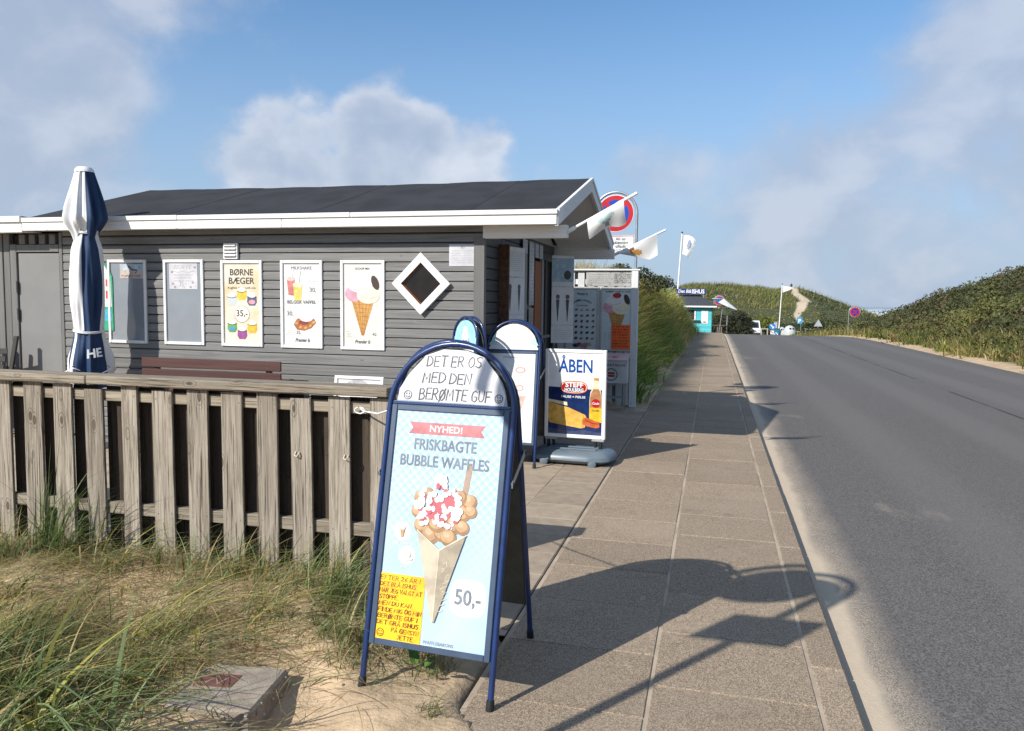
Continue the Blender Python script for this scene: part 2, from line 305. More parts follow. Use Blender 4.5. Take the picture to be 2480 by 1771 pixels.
class MB:
    def __init__(s, tf=None): s.v = []; s.f = []; s.mi = []; s.tf = tf; s.m = 0; s.k = 0; s.segs = []
    def cut(s): s.segs.append((len(s.v), len(s.f))); return s
    def ly(s, l): s.k += 1; return -(l*.0007+s.k*.00002)
    def add(s, vs, fs):
        b = len(s.v)
        for p in vs:
            s.v.append(tuple(s.tf @ Vector(p)) if s.tf is not None else tuple(p))
        for f in fs: s.f.append(tuple(b+i for i in f)); s.mi.append(s.m)
        return s
    def box(s, x0, x1, y0, y1, z0, z1):
        return s.add([(x0, y0, z0), (x1, y0, z0), (x1, y1, z0), (x0, y1, z0), (x0, y0, z1), (x1, y0, z1), (x1, y1, z1), (x0, y1, z1)],
                     [(0, 3, 2, 1), (4, 5, 6, 7), (0, 1, 5, 4), (1, 2, 6, 5), (2, 3, 7, 6), (3, 0, 4, 7)])
    def cbox(s, x0, x1, y0, y1, z0, z1, c=.004):
        lo, hi = (x0, y0, z0), (x1, y1, z1); vs = []; idx = {}
        for sx in (0, 1):
            for sy in (0, 1):
                for sz in (0, 1):
                    cr = [(lo, hi)[k][i] for i, k in enumerate((sx, sy, sz))]; sg = [1 if k == 0 else -1 for k in (sx, sy, sz)]
                    for a in range(3):
                        p = [cr[i] + (sg[i]*c if i != a else 0) for i in range(3)]; idx[(sx, sy, sz, a)] = len(vs); vs.append(p)
        I = lambda q, a: idx[(*q, a)]; fs = []
        for a in range(3):
            o = [i for i in range(3) if i != a]
            for k in (0, 1):
                ring = []
                for (p, q) in ((0, 0), (1, 0), (1, 1), (0, 1)):
                    t = [0, 0, 0]; t[a] = k; t[o[0]] = p; t[o[1]] = q; ring.append(I(t, a))
                flip = (k == 0) ^ (a == 1); fs.append(tuple(ring[::-1]) if flip else tuple(ring))
        for a in range(3):
            o = [i for i in range(3) if i != a]
            for p in (0, 1):
                for q in (0, 1):
                    t0 = [0, 0, 0]; t0[o[0]] = p; t0[o[1]] = q; t1 = list(t0); t1[a] = 1
                    fs.append((I(t0, o[0]), I(t1, o[0]), I(t1, o[1]), I(t0, o[1])))
        for sx in (0, 1):
            for sy in (0, 1):
                for sz in (0, 1): fs.append(tuple(I((sx, sy, sz), a) for a in range(3)))
        return s.add(vs, fs)
    def tube(s, path, r, n=8, closed=False):
        P = [Vector(p) for p in path]; m = len(P); vs = []; fs = []; ref = None
        rr = r if isinstance(r, (list, tuple)) else [r]*m
        for i, p in enumerate(P):
            a = P[(i-1) % m] if (closed or i > 0) else p; b = P[(i+1) % m] if (closed or i < m-1) else p
            t = (b-a).normalized()
            if ref is None: ref = t.orthogonal().normalized()
            ref = (ref - t*ref.dot(t)).normalized(); w = t.cross(ref)
            for k in range(n):
                an = 2*math.pi*k/n; vs.append(p + (ref*math.cos(an) + w*math.sin(an))*rr[i])
        for i in range(m if closed else m-1):
            j = (i+1) % m
            for k in range(n): fs.append((i*n+k, i*n+(k+1) % n, j*n+(k+1) % n, j*n+k))
        if not closed: fs.append(tuple(range(n))[::-1]); fs.append(tuple((m-1)*n+k for k in range(n)))
        return s.add(vs, fs)
    def lathe(s, prof, n=20, cx=0, cy=0):
        vs = []; fs = []; m = len(prof)
        for r, z in prof:
            for k in range(n): a = 2*math.pi*k/n; vs.append((cx+r*math.cos(a), cy+r*math.sin(a), z))
        for i in range(m-1):
            for k in range(n): fs.append((i*n+k, i*n+(k+1) % n, (i+1)*n+(k+1) % n, (i+1)*n+k))
        fs.append(tuple(range(n))[::-1]); fs.append(tuple((m-1)*n+k for k in range(n)))
        return s.add(vs, fs)
    # flat drawing in the x-z plane, facing -y; l = layer number
    def poly(s, pts, l=1):
        y = s.ly(l); return s.add([(x, y, z) for x, z in pts], [tuple(range(len(pts)))])
    def ell(s, cx, cz, rx, rz, l=1, n=24, a0=0, a1=2*math.pi, rot=0):
        full = abs(a1-a0) > 6.2; k = n if full else n+1
        pts = []
        for i in range(k):
            a = a0+(a1-a0)*i/n; x, z = rx*math.cos(a), rz*math.sin(a); pts.append((cx+x*math.cos(rot)-z*math.sin(rot), cz+x*math.sin(rot)+z*math.cos(rot)))
        return s.poly(pts, l)
    def ribbon(s, pts, w, l=1, closed=False):
        P = [Vector((x, z)) for x, z in pts]; m = len(P); A = []; B = []
        for i in range(m):
            a = P[i-1] if (i > 0 or closed) else P[i]; b = P[(i+1) % m] if (i < m-1 or closed) else P[i]
            d = (b-a); d = d.normalized() if d.length > 1e-9 else Vector((1, 0)); nn = Vector((-d.y, d.x))*w*.5
            ext = d*w*.4*((-1 if i == 0 else 1) if (not closed and i in (0, m-1)) else 0)
            A.append(P[i]+nn+ext); B.append(P[i]-nn+ext)
        y = s.ly(l); vs = [(p.x, y, p.y) for p in A] + [(p.x, y, p.y) for p in B]
        fs = [(m+i, m+(i+1) % m, (i+1) % m, i) for i in range(m if closed else m-1)]
        return s.add(vs, fs)
    def ring(s, cx, cz, rx, rz, w, l=1, n=28): return s.ribbon([(cx+rx*math.cos(2*math.pi*i/n), cz+rz*math.sin(2*math.pi*i/n)) for i in range(n)], w, l, True)
    def text(s, t, size, x, z, l=3, align='c', bold=0., shear=0., sx=1., width=None):
        vs, fs = TXT[(t, bold, shear)]; x0 = min(v[0] for v in vs); x1 = max(v[0] for v in vs)
        if width: sx = width/((x1-x0)*size)
        ox = {'c': -(x0+x1)/2, 'l': -x0, 'r': -x1}[align]; s.cut(); y = s.ly(l)
        return s.add([(x+(v[0]+ox)*size*sx, y, z+v[1]*size) for v in vs], fs)
    def hand(s, t, h, x, z, l=3, w=None, align='l', wid=.8, jit=.05, slant=.08, width=None, seed=1):
        rd = random.Random(seed*131+len(t)); w = w or h*.11; s.cut()
        adv = []
        for ch in t: adv.append(.32 if ch == ' ' else ((max(p[0] for st in GL[ch] for p in st) + .2) if ch in GL else .4))
        tot = sum(adv)*h*wid
        if width: wid *= width/tot; tot = width
        cx = x - (tot/2 if align == 'c' else 0)
        for ch, a in zip(t, adv):
            if ch in GL:
                dy = rd.uniform(-jit, jit)*h; sc = 1+rd.uniform(-jit, jit)
                lw = w*rd.uniform(.8, 1.35)
                for st in GL[ch]:
                    s.ribbon([(cx+(px+pz*slant)*h*wid*sc+rd.uniform(-.02, .02)*h, z+dy+pz*h*sc+rd.uniform(-.02, .02)*h) for px, pz in st], lw, l)
            cx += a*h*wid
        return s
    def scribble(s, x0, x1, z, h, l=3, w=.003, seed=0):
        rd = random.Random(seed); x = x0
        while x < x1:
            n = rd.randint(2, 6); pts = []
            for i in range(n*2): pts.append((x, z+(h if i % 2 else 0)*rd.uniform(.5, 1))); x += h*rd.uniform(.25, .45)
            s.ribbon(pts, w, l); x += h*.7
        return s
    def smiley(s, x, z, r, l=3, w=None):
        w = w or r*.14; s.cut(); s.ring(x, z, r, r, w, l)
        for q in (-.35, .35): s.ribbon([(x+q*r, z+.2*r), (x+q*r, z+.45*r)], w*1.2, l)
        s.ribbon([(x+r*.55*math.sin(a), z-r*.05-r*.5*math.cos(a)) for a in (-1.2, -.7, -.2, .2, .7, 1.2)], w, l); return s
    def build(s, name, mats, parent=None, smooth=False, **kw):
        if len(s.segs) > 1:
            cuts = [c for c in s.segs if c[1] > 0]; cuts = [(0, 0)] + cuts + [(len(s.v), len(s.f))]; o = None
            for (v0, f0), (v1, f1) in zip(cuts[:-1], cuts[1:]):
                if f1 == f0: continue
                q = MB(); q.v = s.v[v0:v1]; q.f = [tuple(i-v0 for i in f) for f in s.f[f0:f1]]; q.mi = s.mi[f0:f1]; r_ = q.build(name, mats, parent, smooth, **kw); o = o or r_
            return o
        me = bpy.data.meshes.new(name); me.from_pydata(s.v, [], s.f); me.validate()
        mats = mats if isinstance(mats, (list, tuple)) else [mats]
        for m in mats: me.materials.append(m)
        if len(mats) > 1 and len(me.polygons) == len(s.mi): me.polygons.foreach_set('material_index', s.mi)
        if smooth:
            me.polygons.foreach_set('use_smooth', [True]*len(me.polygons))
            if smooth != 'all':
                try: me.set_sharp_from_angle(angle=R(38))
                except Exception: pass
        me.update(); o = bpy.data.objects.new(name, me); link(o, parent)
        if name in ('scoop_picture', 'price_print', 'card_print', 'menu_print', 'small_print', 'printed_rows'): o['kind'] = 'stuff'
        return tag(o, **kw)

def npmesh(name, V, F, mat, cols=None, parent=None):
    """V (n,3), F (m,4) numpy quads, cols per vertex"""
    me = bpy.data.meshes.new(name); n, m = len(V), len(F)
    me.vertices.add(n); me.vertices.foreach_set('co', np.ascontiguousarray(V, dtype=np.float32).ravel())
    me.loops.add(m*4); me.loops.foreach_set('vertex_index', np.ascontiguousarray(F, dtype=np.int32).ravel())
    me.polygons.add(m); me.polygons.foreach_set('loop_start', np.arange(m, dtype=np.int32)*4)
    me.update(calc_edges=True)
    if cols is not None:
        a = me.color_attributes.new('Col', 'FLOAT_COLOR', 'POINT'); c = np.ones((n, 4), np.float32); c[:, :3] = cols; a.data.foreach_set('color', c.ravel())
    me.materials.append(mat); o = bpy.data.objects.new(name, me); return link(o, parent)

# ------------------------------------------------------------------ terrain
def sst(x, a, b): t = np.clip((np.asarray(x, float)-a)/(b-a), 0, 1); return t*t*(3-2*t)
def gz(y):
    d = np.maximum(np.asarray(y, float)-44, 0)
    z = np.where(d < 20, -.0011*d*d, -.44-.044*(d-20)); z = np.where(d > 60, -2.2-.012*(d-60), z)
    return np.maximum(z, -5.6)
def wob(x, y, s, k): return np.sin(x*s+k)*np.cos(y*s*1.13+k*2.1)+.5*np.sin(x*s*2.3+k*1.7+y*s*1.9)
def H(x, y):
    x = np.asarray(x, float); y = np.asarray(y, float); z = gz(y)
    # left bank behind the hut and along the pavement
    by = np.interp(y, [12.9, 14.6, 20, 30, 40, 50, 56, 59.3, 64], [0, 1.40, 1.95, 2.15, 2.05, 1.9, 1.45, .25, 0])
    bl = by*sst(-x, 1.12, np.interp(y, [14, 30, 45], [3.2, 2.9, 2.5])) * np.where(x < -12, 1+.03*(-x-12), 1)
    z = z + np.where(x < 0, bl*(1+.10*wob(x, y, .55, 1.)), 0)
    z = z + np.where(x < 0, .9*sst(y, 13.5, 20)*sst(-x, 6, 16)*sst(-y, -75, -40), 0)
    # right bank
    ry = np.interp(y, [-30, 20, 42, 54, 64, 74, 84, 95, 110, 140], [5.6, 5.4, 4.5, 3.9, 3.2, 2.5, 1.8, .9, .2, 0])
    z = z + np.where(x > 9, ry*sst(x, 9.4, 19)*(1+.10*wob(x, y, .42, 2.)), 0)
    # far dune with the path
    cx = np.interp(x, [-60, -30, -12, -5, 2, 7, 13, 17, 20, 25, 29, 32, 40], [6.2, 6.2, 7.2, 9.3, 9.5, 8.9, 8.2, 8.8, 7.9, 6.2, 4.4, 3.0, 0])
    z = z + cx*sst(y, 112, 192)*sst(-y, -330, -240)*(1+.05*wob(x, y, .23, .5))
    # loose sand in the foreground
    fg = sst(-x, 1.0, 1.5)*sst(-y, -8.0, -5.0)*sst(y, -2, 1)
    z = z + fg*(.028*wob(x, y, 2.7, .3)+.016*wob(x, y, 7.1, 1.9)+.007*wob(x, y, 17., .9))
    z = z + .05*np.exp(-((y-4.3)/.5)**2)*sst(-x, 1.6, 2.3)
    z = z - .045*np.exp(-((x+1.72)**2+(y-2.85)**2)/.06) + .045*np.exp(-(((x+2.12)/.30)**2+((y-2.70)/.14)**2))
    # the sheet runs under road, pavement and paved yard
    spill = .16*sst(-y, -3.45, -2.9)*(.6+.4*np.sin(y*5.1)+.25*np.sin(y*13.)); z = z + .016*sst(-y, -3.6, -3.0)*sst(x, -1.5, -1.1)*(x < -.5)
    under = sst(x, -1.06+spill, -.99+spill*1.15)*sst(-x, -8.98, -8.8)
    z = z - .2*under
    yard = (x < -1.02)*(x > -9.4)*(y > 3.95)*(y < 13.45)*((x > -1.95) | (y > 4.62)); z = np.where(yard, np.minimum(z, -.09), z)
    return z
SANDC = np.array((.50, .375, .245)); SOILC = np.array((.085, .085, .035)); SCRUBC = np.array((.035, .04, .018))
PATH = np.array([(15.4, 124.), (13.6, 138.), (15.0, 150.), (17.2, 160.), (16.4, 172.), (16.6, 186.), (17.3, 194.)])
def pathd(x, y):
    px = np.interp(y, PATH[:, 1], PATH[:, 0]); w = np.interp(y, [128, 140, 155, 166, 186, 194], [.1, .45, 1.05, .95, .4, .15])
    return np.where((y > 128) & (y < 195), np.abs(x-px+.25*np.sin(y*.45))/w, 9)
def build_ground():
    xs = np.unique(np.concatenate([np.linspace(-400, -40, 19), np.linspace(-40, -8, 33), np.linspace(-8, -5.2, 15), np.linspace(-5.2, -.80, 94), np.linspace(-.75, 9, 12), np.linspace(9, 24, 50), np.linspace(24, 60, 40), np.linspace(60, 500, 20)]))
    ys = np.unique(np.concatenate([np.linspace(-60, 0, 20), np.linspace(0, 1.6, 8), np.linspace(1.6, 4.8, 72), np.linspace(4.9, 13, 22), np.linspace(13, 70, 95), np.linspace(70, 125, 50), np.linspace(125, 200, 70), np.linspace(202, 420, 40)]))
    X, Y = np.meshgrid(xs, ys); Z = H(X, Y); nx, ny = len(xs), len(ys)
    V = np.stack([X, Y, Z], -1).reshape(-1, 3); i = np.arange(nx*ny).reshape(ny, nx)
    F = np.stack([i[:-1, :-1], i[:-1, 1:], i[1:, 1:], i[1:, :-1]], -1).reshape(-1, 4)
    x, y = V[:, 0], V[:, 1]; C = np.tile(SANDC, (len(V), 1))
    k = sst(-x, 1.5, 2.6)*sst(y, 13.2, 14.5); C = C*(1-k[:, None]) + SOILC*k[:, None]
    k = sst(x, 9.1, 9.8); C = C*(1-k[:, None]) + SOILC*k[:, None]; k = sst(x, 11, 13); C = C*(1-k[:, None]) + SCRUBC*k[:, None]
    k = sst(y, 104, 116)*(x > -60); C = C*(1-k[:, None]) + (SCRUBC*1.8)*k[:, None]
    k = 1-sst(pathd(x, y), .8, 1.15); C = C*(1-k[:, None]) + np.array((.52, .43, .31))*k[:, None]
    k = sst(y, 330, 380); C = C*(1-k[:, None]) + SANDC*k[:, None]
    o = npmesh('ground', V, F, ground_m, C); o.data.polygons.foreach_set('use_smooth', [True]*len(o.data.polygons)); tag(o, kind='structure')
build_ground()
def sea():
    t = NT('sea_water'); w = t.coord('World', (.004, .02, 1), False)
    surf = t.rng(t.noise(t.coord('World', (.0035, .011, 1), False), 1.0, 6, .7), .40, .52)
    near = t.rng(sepx(t, t.coord('World', (1, 1, 1), False), 1), 700, 3500, 1., .25)
    c = t.mix(t.math('MULTIPLY', surf, near), (.13, .19, .23), (.80, .82, .83)); t.bump(t.noise(t.coord('World', (.2, .6, 1), False), 1, 4), .4, .3)
    m = t.done(c, .35, .5)
    mb = MB(); mb.add([(-9000, 395, -5.9), (9000, 395, -5.9), (14000, 20000, -5.9), (-14000, 20000, -5.9)], [(0, 1, 2, 3)])
    mb.build('sea', m, kind='structure')
sea()

# ------------------------------------------------------------------ road, pavement, yard
def strip(name, x0, x1, ys, zoff, mat, kind='structure', parent=None, nx=1):
    xs = np.linspace(x0, x1, nx+1); V = []; F = []
    for y in ys:
        for x in xs: V.append((x, y, float(gz(y))+zoff))
    n = nx+1
    for j in range(len(ys)-1):
        for i in range(nx): F.append((j*n+i, j*n+i+1, (j+1)*n+i+1, (j+1)*n+i))
    mb = MB(); mb.add(V, F); o = mb.build(name, mat, parent, smooth='all'); 
    if kind: o['kind'] = kind
    return o
ylong = [-40, 0, 10, 20, 30, 40] + list(np.arange(44, 104, 2.)) + [104, 112, 122]
road = strip('road', .69, 8.9, ylong, -.085, asphalt_m)
strip('car_park', 8.9, 16, [94, 98, 102, 106, 112, 118, 122], -.084, asphalt_m)
pave = strip('pavement', -1.02, .53, ylong[:-6], -.0045, joint_m)
YE = 27.0
slabcache = {}
def slab(name, parent, w, l, h, x, y, z, mat, c=.003):
    k = (name, round(w, 3), round(l, 3))
    if k not in slabcache:
        mb = MB(); mb.cbox(-w/2, w/2, -l/2, l/2, -h, 0, c); o = mb.build(name, mat, parent); slabcache[k] = o.data
    else: o = bpy.data.objects.new(name, slabcache[k]); link(o, parent)
    o.location = (x, y, z); o.rotation_euler = (random.gauss(0, .0022), random.gauss(0, .0022), random.gauss(0, .0015)); return o
for c, (x0, x1, off) in enumerate(((-1.0, -.232, .14), (-.222, .512, .445))):
    y = -.6+off
    while y < YE:
        slab('paving_slab', pave, x1-x0-.010, .625-.009, .05, (x0+x1)/2, y+.3125, random.gauss(.001, .0018), slab_m); y += .625
strip('paving_continuation', -1.0, .512, [YE+.2, 32, 36, 40] + list(np.arange(44, 92, 2.)), -.003, slab_m, kind=None, parent=pave)
kerb = strip('kerb', .535, .68, ylong[:-6], -.03, joint_m)
y = -1.0
while y < 40:
    slab('kerb_stone', kerb, .158, .992, .16, .603, y+.5, random.gauss(.002, .002), kerb_m, .010); y += 1.0
mb = MB()
for yy in np.arange(40, 90, 2.):
    a, b = float(gz(yy)), float(gz(yy+2)); mb.add([(.525, yy, a), (.68, yy, a), (.68, yy+2, b), (.525, yy+2, b), (.68, yy, a-.12), (.68, yy+2, b-.12)], [(0, 1, 2, 3), (1, 4, 5, 2)])
mb.build('kerb_continuation', kerb_m, kerb)
yard = MB().add([(-9.4, 4.9, -.006), (-1.97, 4.9, -.006), (-1.97, 3.95, -.006), (-1.03, 3.95, -.006), (-1.03, 13.5, -.006), (-9.4, 13.5, -.006)], [(0, 1, 2, 3, 4, 5)]).build('paved_yard', joint_m, kind='structure')
for i in range(16):
    x = -1.03-.5*(i+.5)
    for j in range(20):
        y = 4.02+.45*(j+.5)+(.2 if i % 2 else 0)
        if x < -1.97 and y < 5.2: continue
        if x < -2.5 and y > 8.3: continue
        if y > 12.9 or x < -5.6: continue
        slab('yard_tile', yard, .492, .442, .05, x, y, random.gauss(-.001, .0012), tile_m, .003)

# ------------------------------------------------------------------ grey ice cream hut
WY, EX = 8.28, -2.45           # south wall plane, east wall plane
hut = thing('ice_cream_hut', 'long grey boarded ice cream hut with black felt roof and white eaves beside the pavement', 'hut', (0, 0, 0))
def b_hut():
    t = hut
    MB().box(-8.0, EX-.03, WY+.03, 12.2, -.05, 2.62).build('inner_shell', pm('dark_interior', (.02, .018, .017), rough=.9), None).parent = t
    # horizontal siding, every board a piece
    z = .03; n = 0
    while z < 2.60:
        h = .125 if z < 1.15 else .1065; top = min(z+h, 2.62)
        mb = MB(); x0, x1 = -7.98, EX-.005
        mb.add([(x0, WY+.028, z), (x0, WY-.012, z), (x0, WY-.012, top-.024), (x0, WY+.006, top-.0085), (x0, WY+.028, top-.0085),
                (x1, WY+.028, z), (x1, WY-.012, z), (x1, WY-.012, top-.024), (x1, WY+.006, top-.0085), (x1, WY+.028, top-.0085)],
               [(0, 1, 2, 3, 4), (9, 8, 7, 6, 5), (1, 6, 7, 2), (2, 7, 8, 3), (3, 8, 9, 4), (0, 5, 6, 1)])
        mb.build('siding_board', grey_h, t); z = top
    MB().cbox(EX-.10, EX+.022, WY-.03, WY+.05, 0, 2.47, .004).build('corner_board', grey_v, t)
    # east side: dark boards, openings with shutters and posts
    z = .03
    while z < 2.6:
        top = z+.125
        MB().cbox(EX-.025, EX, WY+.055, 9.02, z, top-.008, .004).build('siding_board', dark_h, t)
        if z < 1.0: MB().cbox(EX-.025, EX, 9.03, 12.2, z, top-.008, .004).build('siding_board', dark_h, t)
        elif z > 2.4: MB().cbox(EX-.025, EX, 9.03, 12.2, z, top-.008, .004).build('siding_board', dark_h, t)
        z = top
    or_w = m_painted('orange_stained_wood', (.34, .105, .022), (.25, .07, .014), 2); brown = pm('rusty_brown_edge', (.16, .07, .035), (.07, .035, .02), 22, rough=.8)
    gw = m_painted('grey_post_paint', (.30, .29, .275), (.22, .21, .2), 2)
    for nm, m, y0, y1, x0, x1, z0, z1 in (('shutter_edge', brown, 8.93, 8.97, EX, EX+.12, 1.05, 2.45), ('door_jamb', or_w, 9.86, 10.05, EX-.02, EX+.012, 1.05, 2.42), ('post', gw, 10.07, 10.25, EX-.02, EX+.03, 1.05, 2.46),
            ('post', gw, 10.33, 10.62, EX-.02, EX+.008, 1.05, 2.46), ('door_leaf', or_w, 10.78, 11.18, EX-.02, EX+.02, .03, 2.36), ('post', gw, 11.2, 11.32, EX-.02, EX+.03, .03, 2.4), ('post', dark_h, 11.5, 11.62, EX-.02, EX+.02, .03, 2.4), ('post', dark_h, 12.1, 12.2, EX-.02, EX+.02, .03, 2.46)):
        MB().cbox(x0, x1, y0, y1, z0, z1, .004).build(nm, m, t)
    MB().cbox(EX-.02, EX+.26, 8.98, 10.7, 1.30, 1.335, .005).build('counter', pm('grey_counter', (.13, .13, .135), rough=.45), t)
    for q in (9.1, 10.5):
        MB().add([(EX, q, 1.30), (EX+.22, q, 1.30), (EX, q, 1.02), (EX, q+.035, 1.30), (EX+.22, q+.035, 1.30), (EX, q+.035, 1.02)], [(0, 1, 2), (5, 4, 3), (0, 3, 4, 1), (1, 4, 5, 2)]).build('bracket', dark_h, t)
    # roof: gable along x
    xw, xe, ys, yr, yn, ze, zr = -8.33, -1.6, 8.03, 10.3, 12.62, 2.735, 3.395; th = .035
    nx = 36; V = []; F = []
    for i in range(nx+1):
        x = xw+(xe-xw)*i/nx; sag = -.018*math.sin(math.pi*i/nx)-.006*math.sin(i*1.3)
        V += [(x, ys, ze+sag*.6), (x, yr, zr+sag), (x, yn, ze+sag*.6), (x, yn, ze-th), (x, yr, zr+sag-th), (x, ys, ze-th+sag*.6)]
    for i in range(nx):
        a = i*6; b = a+6
        for k in range(6): F.append((a+k, b+k, b+(k+1) % 6, a+(k+1) % 6))
    F += [(0, 1, 4, 5), (1, 2, 3, 4)]; e = nx*6; F += [(e+5, e+4, e+1, e), (e+4, e+3, e+2, e+1)]
    rf = MB().add(V, F).build('roof', felt_m, t)
    # felt sheets lapped up the slope
    for i in range(7):
        xa = xw+.02+i*.955; xb = xa+.985
        mb = MB(); sl = (zr-ze)/(yr-ys); vs = []
        for k in range(7):
            x = xa+(xb-xa)*k/6; fr = (x-xw)/(xe-xw); sag = -.018*math.sin(math.pi*fr)-.004*math.sin(fr*46.8)
            vs += [(x, ys+.004, ze+.004+.003*(i % 2)+sag*.6), (x, yr, zr+.004+.003*(i % 2)+sag)]
        mb.add(vs, [(2*k, 2*k+2, 2*k+3, 2*k+1) for k in range(6)]); mb.build('felt_sheet', felt_m, rf)
    # eaves: batten and fascia boards in lengths
    for a, b in ((-8.33, -6.1), (-6.095, -3.9), (-3.895, xe+.02)):
        MB().cbox(a, b, 7.995, 8.03, 2.688, 2.742+random.uniform(-.003, .003), .004).build('eaves_batten', white_h, t)
    for a, b in ((-8.33, -4.75), (-4.745, xe+.01)):
        MB().cbox(a, b, 8.012, 8.045, 2.585, 2.687, .004).build('fascia_board', white_h, t)
    MB().box(-8.3, xe-.02, 8.046, WY-.0, 2.60, 2.612).build('soffit', white_h, t)
    MB().cbox(-8.33, xe, 12.6, 12.64, 2.585, 2.735, .004).build('fascia_board', white_h, t)
    # east gable: barge boards, sloping soffit, plate beams
    def slope(y): return ze+(zr-ze)*(y-ys)/(yr-ys) if y < yr else ze+(zr-ze)*(yn-y)/(yn-yr)
    for (y0, y1) in ((ys, yr), (yr, yn)):
        MB().add([(x, y, slope(y)+d) for x in (xe-.012, xe+.022) for (y, d) in ((y0, -.165), (y1, -.165), (y1, -.012), (y0, -.012))],
                 [(0, 1, 2, 3), (7, 6, 5, 4), (0, 4, 5, 1), (1, 5, 6, 2), (2, 6, 7, 3), (3, 7, 4, 0)]).build('barge_board', white_y, t)
        MB().add([(x, y, slope(y)+d) for x in (xe-.0, xe+.034) for (y, d) in ((y0, -.03), (y1, -.03), (y1, .010), (y0, .010))],
                 [(0, 1, 2, 3), (7, 6, 5, 4), (0, 4, 5, 1), (1, 5, 6, 2), (2, 6, 7, 3), (3, 7, 4, 0)]).build('verge_trim', white_y, t)
        MB().add([(EX-.02, y0, slope(y0)-.06), (xe-.02, y0, slope(y0)-.06), (xe-.02, y1, slope(y1)-.06), (EX-.02, y1, slope(y1)-.06)], [(0, 1, 2, 3)]).build('gable_soffit', white_y, t)
    MB().add([(EX-.01, 8.2, 2.60), (EX-.01, 12.4, 2.60), (EX-.01, yr, slope(yr)-.05)], [(0, 1, 2)]).build('gable_panel', pm('pale_grey_panel', (.42, .42, .41), rough=.6), t)
    for yb in (WY-.03, 12.28):
        MB().cbox(EX+.0 if yb < 9 else EX-.1, -1.52, yb, yb+.09, 2.465, 2.60 if yb < 9 else 2.612, .005).build('plate_beam', white_h, t)
    MB().cbox(xe-.62, xe-.03, yr-.05, yr+.05, slope(yr)-.20, slope(yr)-.065, .005).build('ridge_beam', white_h, t)
    # rear and west walls
    MB().box(-8.0, EX-.02, 12.2, 12.25, 0, 2.6).build('rear_wall', dark_h, t)
    MB().add([(-8.02, WY, 0), (-8.02, 12.2, 0), (-8.02, 12.2, 2.6), (-8.02, yr, slope(yr)-.05), (-8.02, WY, 2.6)], [(0, 1, 2, 3, 4)]).build('west_wall', grey_h, t)
    # diamond window
    w = MB().build('window', frame_w, t)
    c = Vector((-3.155, WY-.062, 1.972)); tf = Matrix.Translation(c) @ Matrix.Rotation(R(45), 4, 'Y')
    a, b = .243, .166
    for k in range(4):
        mb = MB(tf @ Matrix.Rotation(R(90*k), 4, 'Y')); mb.add([(-a, -.0, a), (a, 0, a), (b, 0, b), (-b, 0, b), (-a, .05, a), (a, .05, a), (b, .05, b), (-b, .05, b)],
            [(3, 2, 1, 0), (4, 5, 6, 7), (0, 1, 5, 4), (2, 3, 7, 6)]); mb.build('window_frame', frame_w, w)
    mb = MB(tf)
    for k in range(4):
        mb.tf = tf @ Matrix.Rotation(R(90*k), 4, 'Y'); mb.add([(-b, .006, b), (b, .006, b), (b*.93, .044, b*.93), (-b*.93, .044, b*.93)], [(0, 1, 2, 3)])
    mb.build('window_reveal', or_w, w)
    MB(tf).box(-b*.95, b*.95, .040, .044, -b*.95, b*.95).build('window_pane', pm('dark_glass', (.012, .008, .006), (.02, .012, .008), 7, rough=.06), w)
    # vent
    v = MB(); v.cbox(-5.655, -5.462, WY-.045, WY-.012, 2.245, 2.432, .006); vo = v.build('vent', whitem, t)
    for k in range(4):
        MB().add([(-5.635, WY-.05, 2.272+k*.04), (-5.482, WY-.05, 2.272+k*.04), (-5.482, WY-.062, 2.283+k*.04), (-5.635, WY-.062, 2.283+k*.04), (-5.635, WY-.047, 2.300+k*.04), (-5.482, WY-.047, 2.300+k*.04)], [(0, 1, 2, 3), (3, 2, 5, 4)]).build('slat', whitem, vo)
        MB().box(-5.635, -5.482, WY-.0465, WY-.044, 2.262+k*.04, 2.272+k*.04).build('slot', blackink, vo)
b_hut()

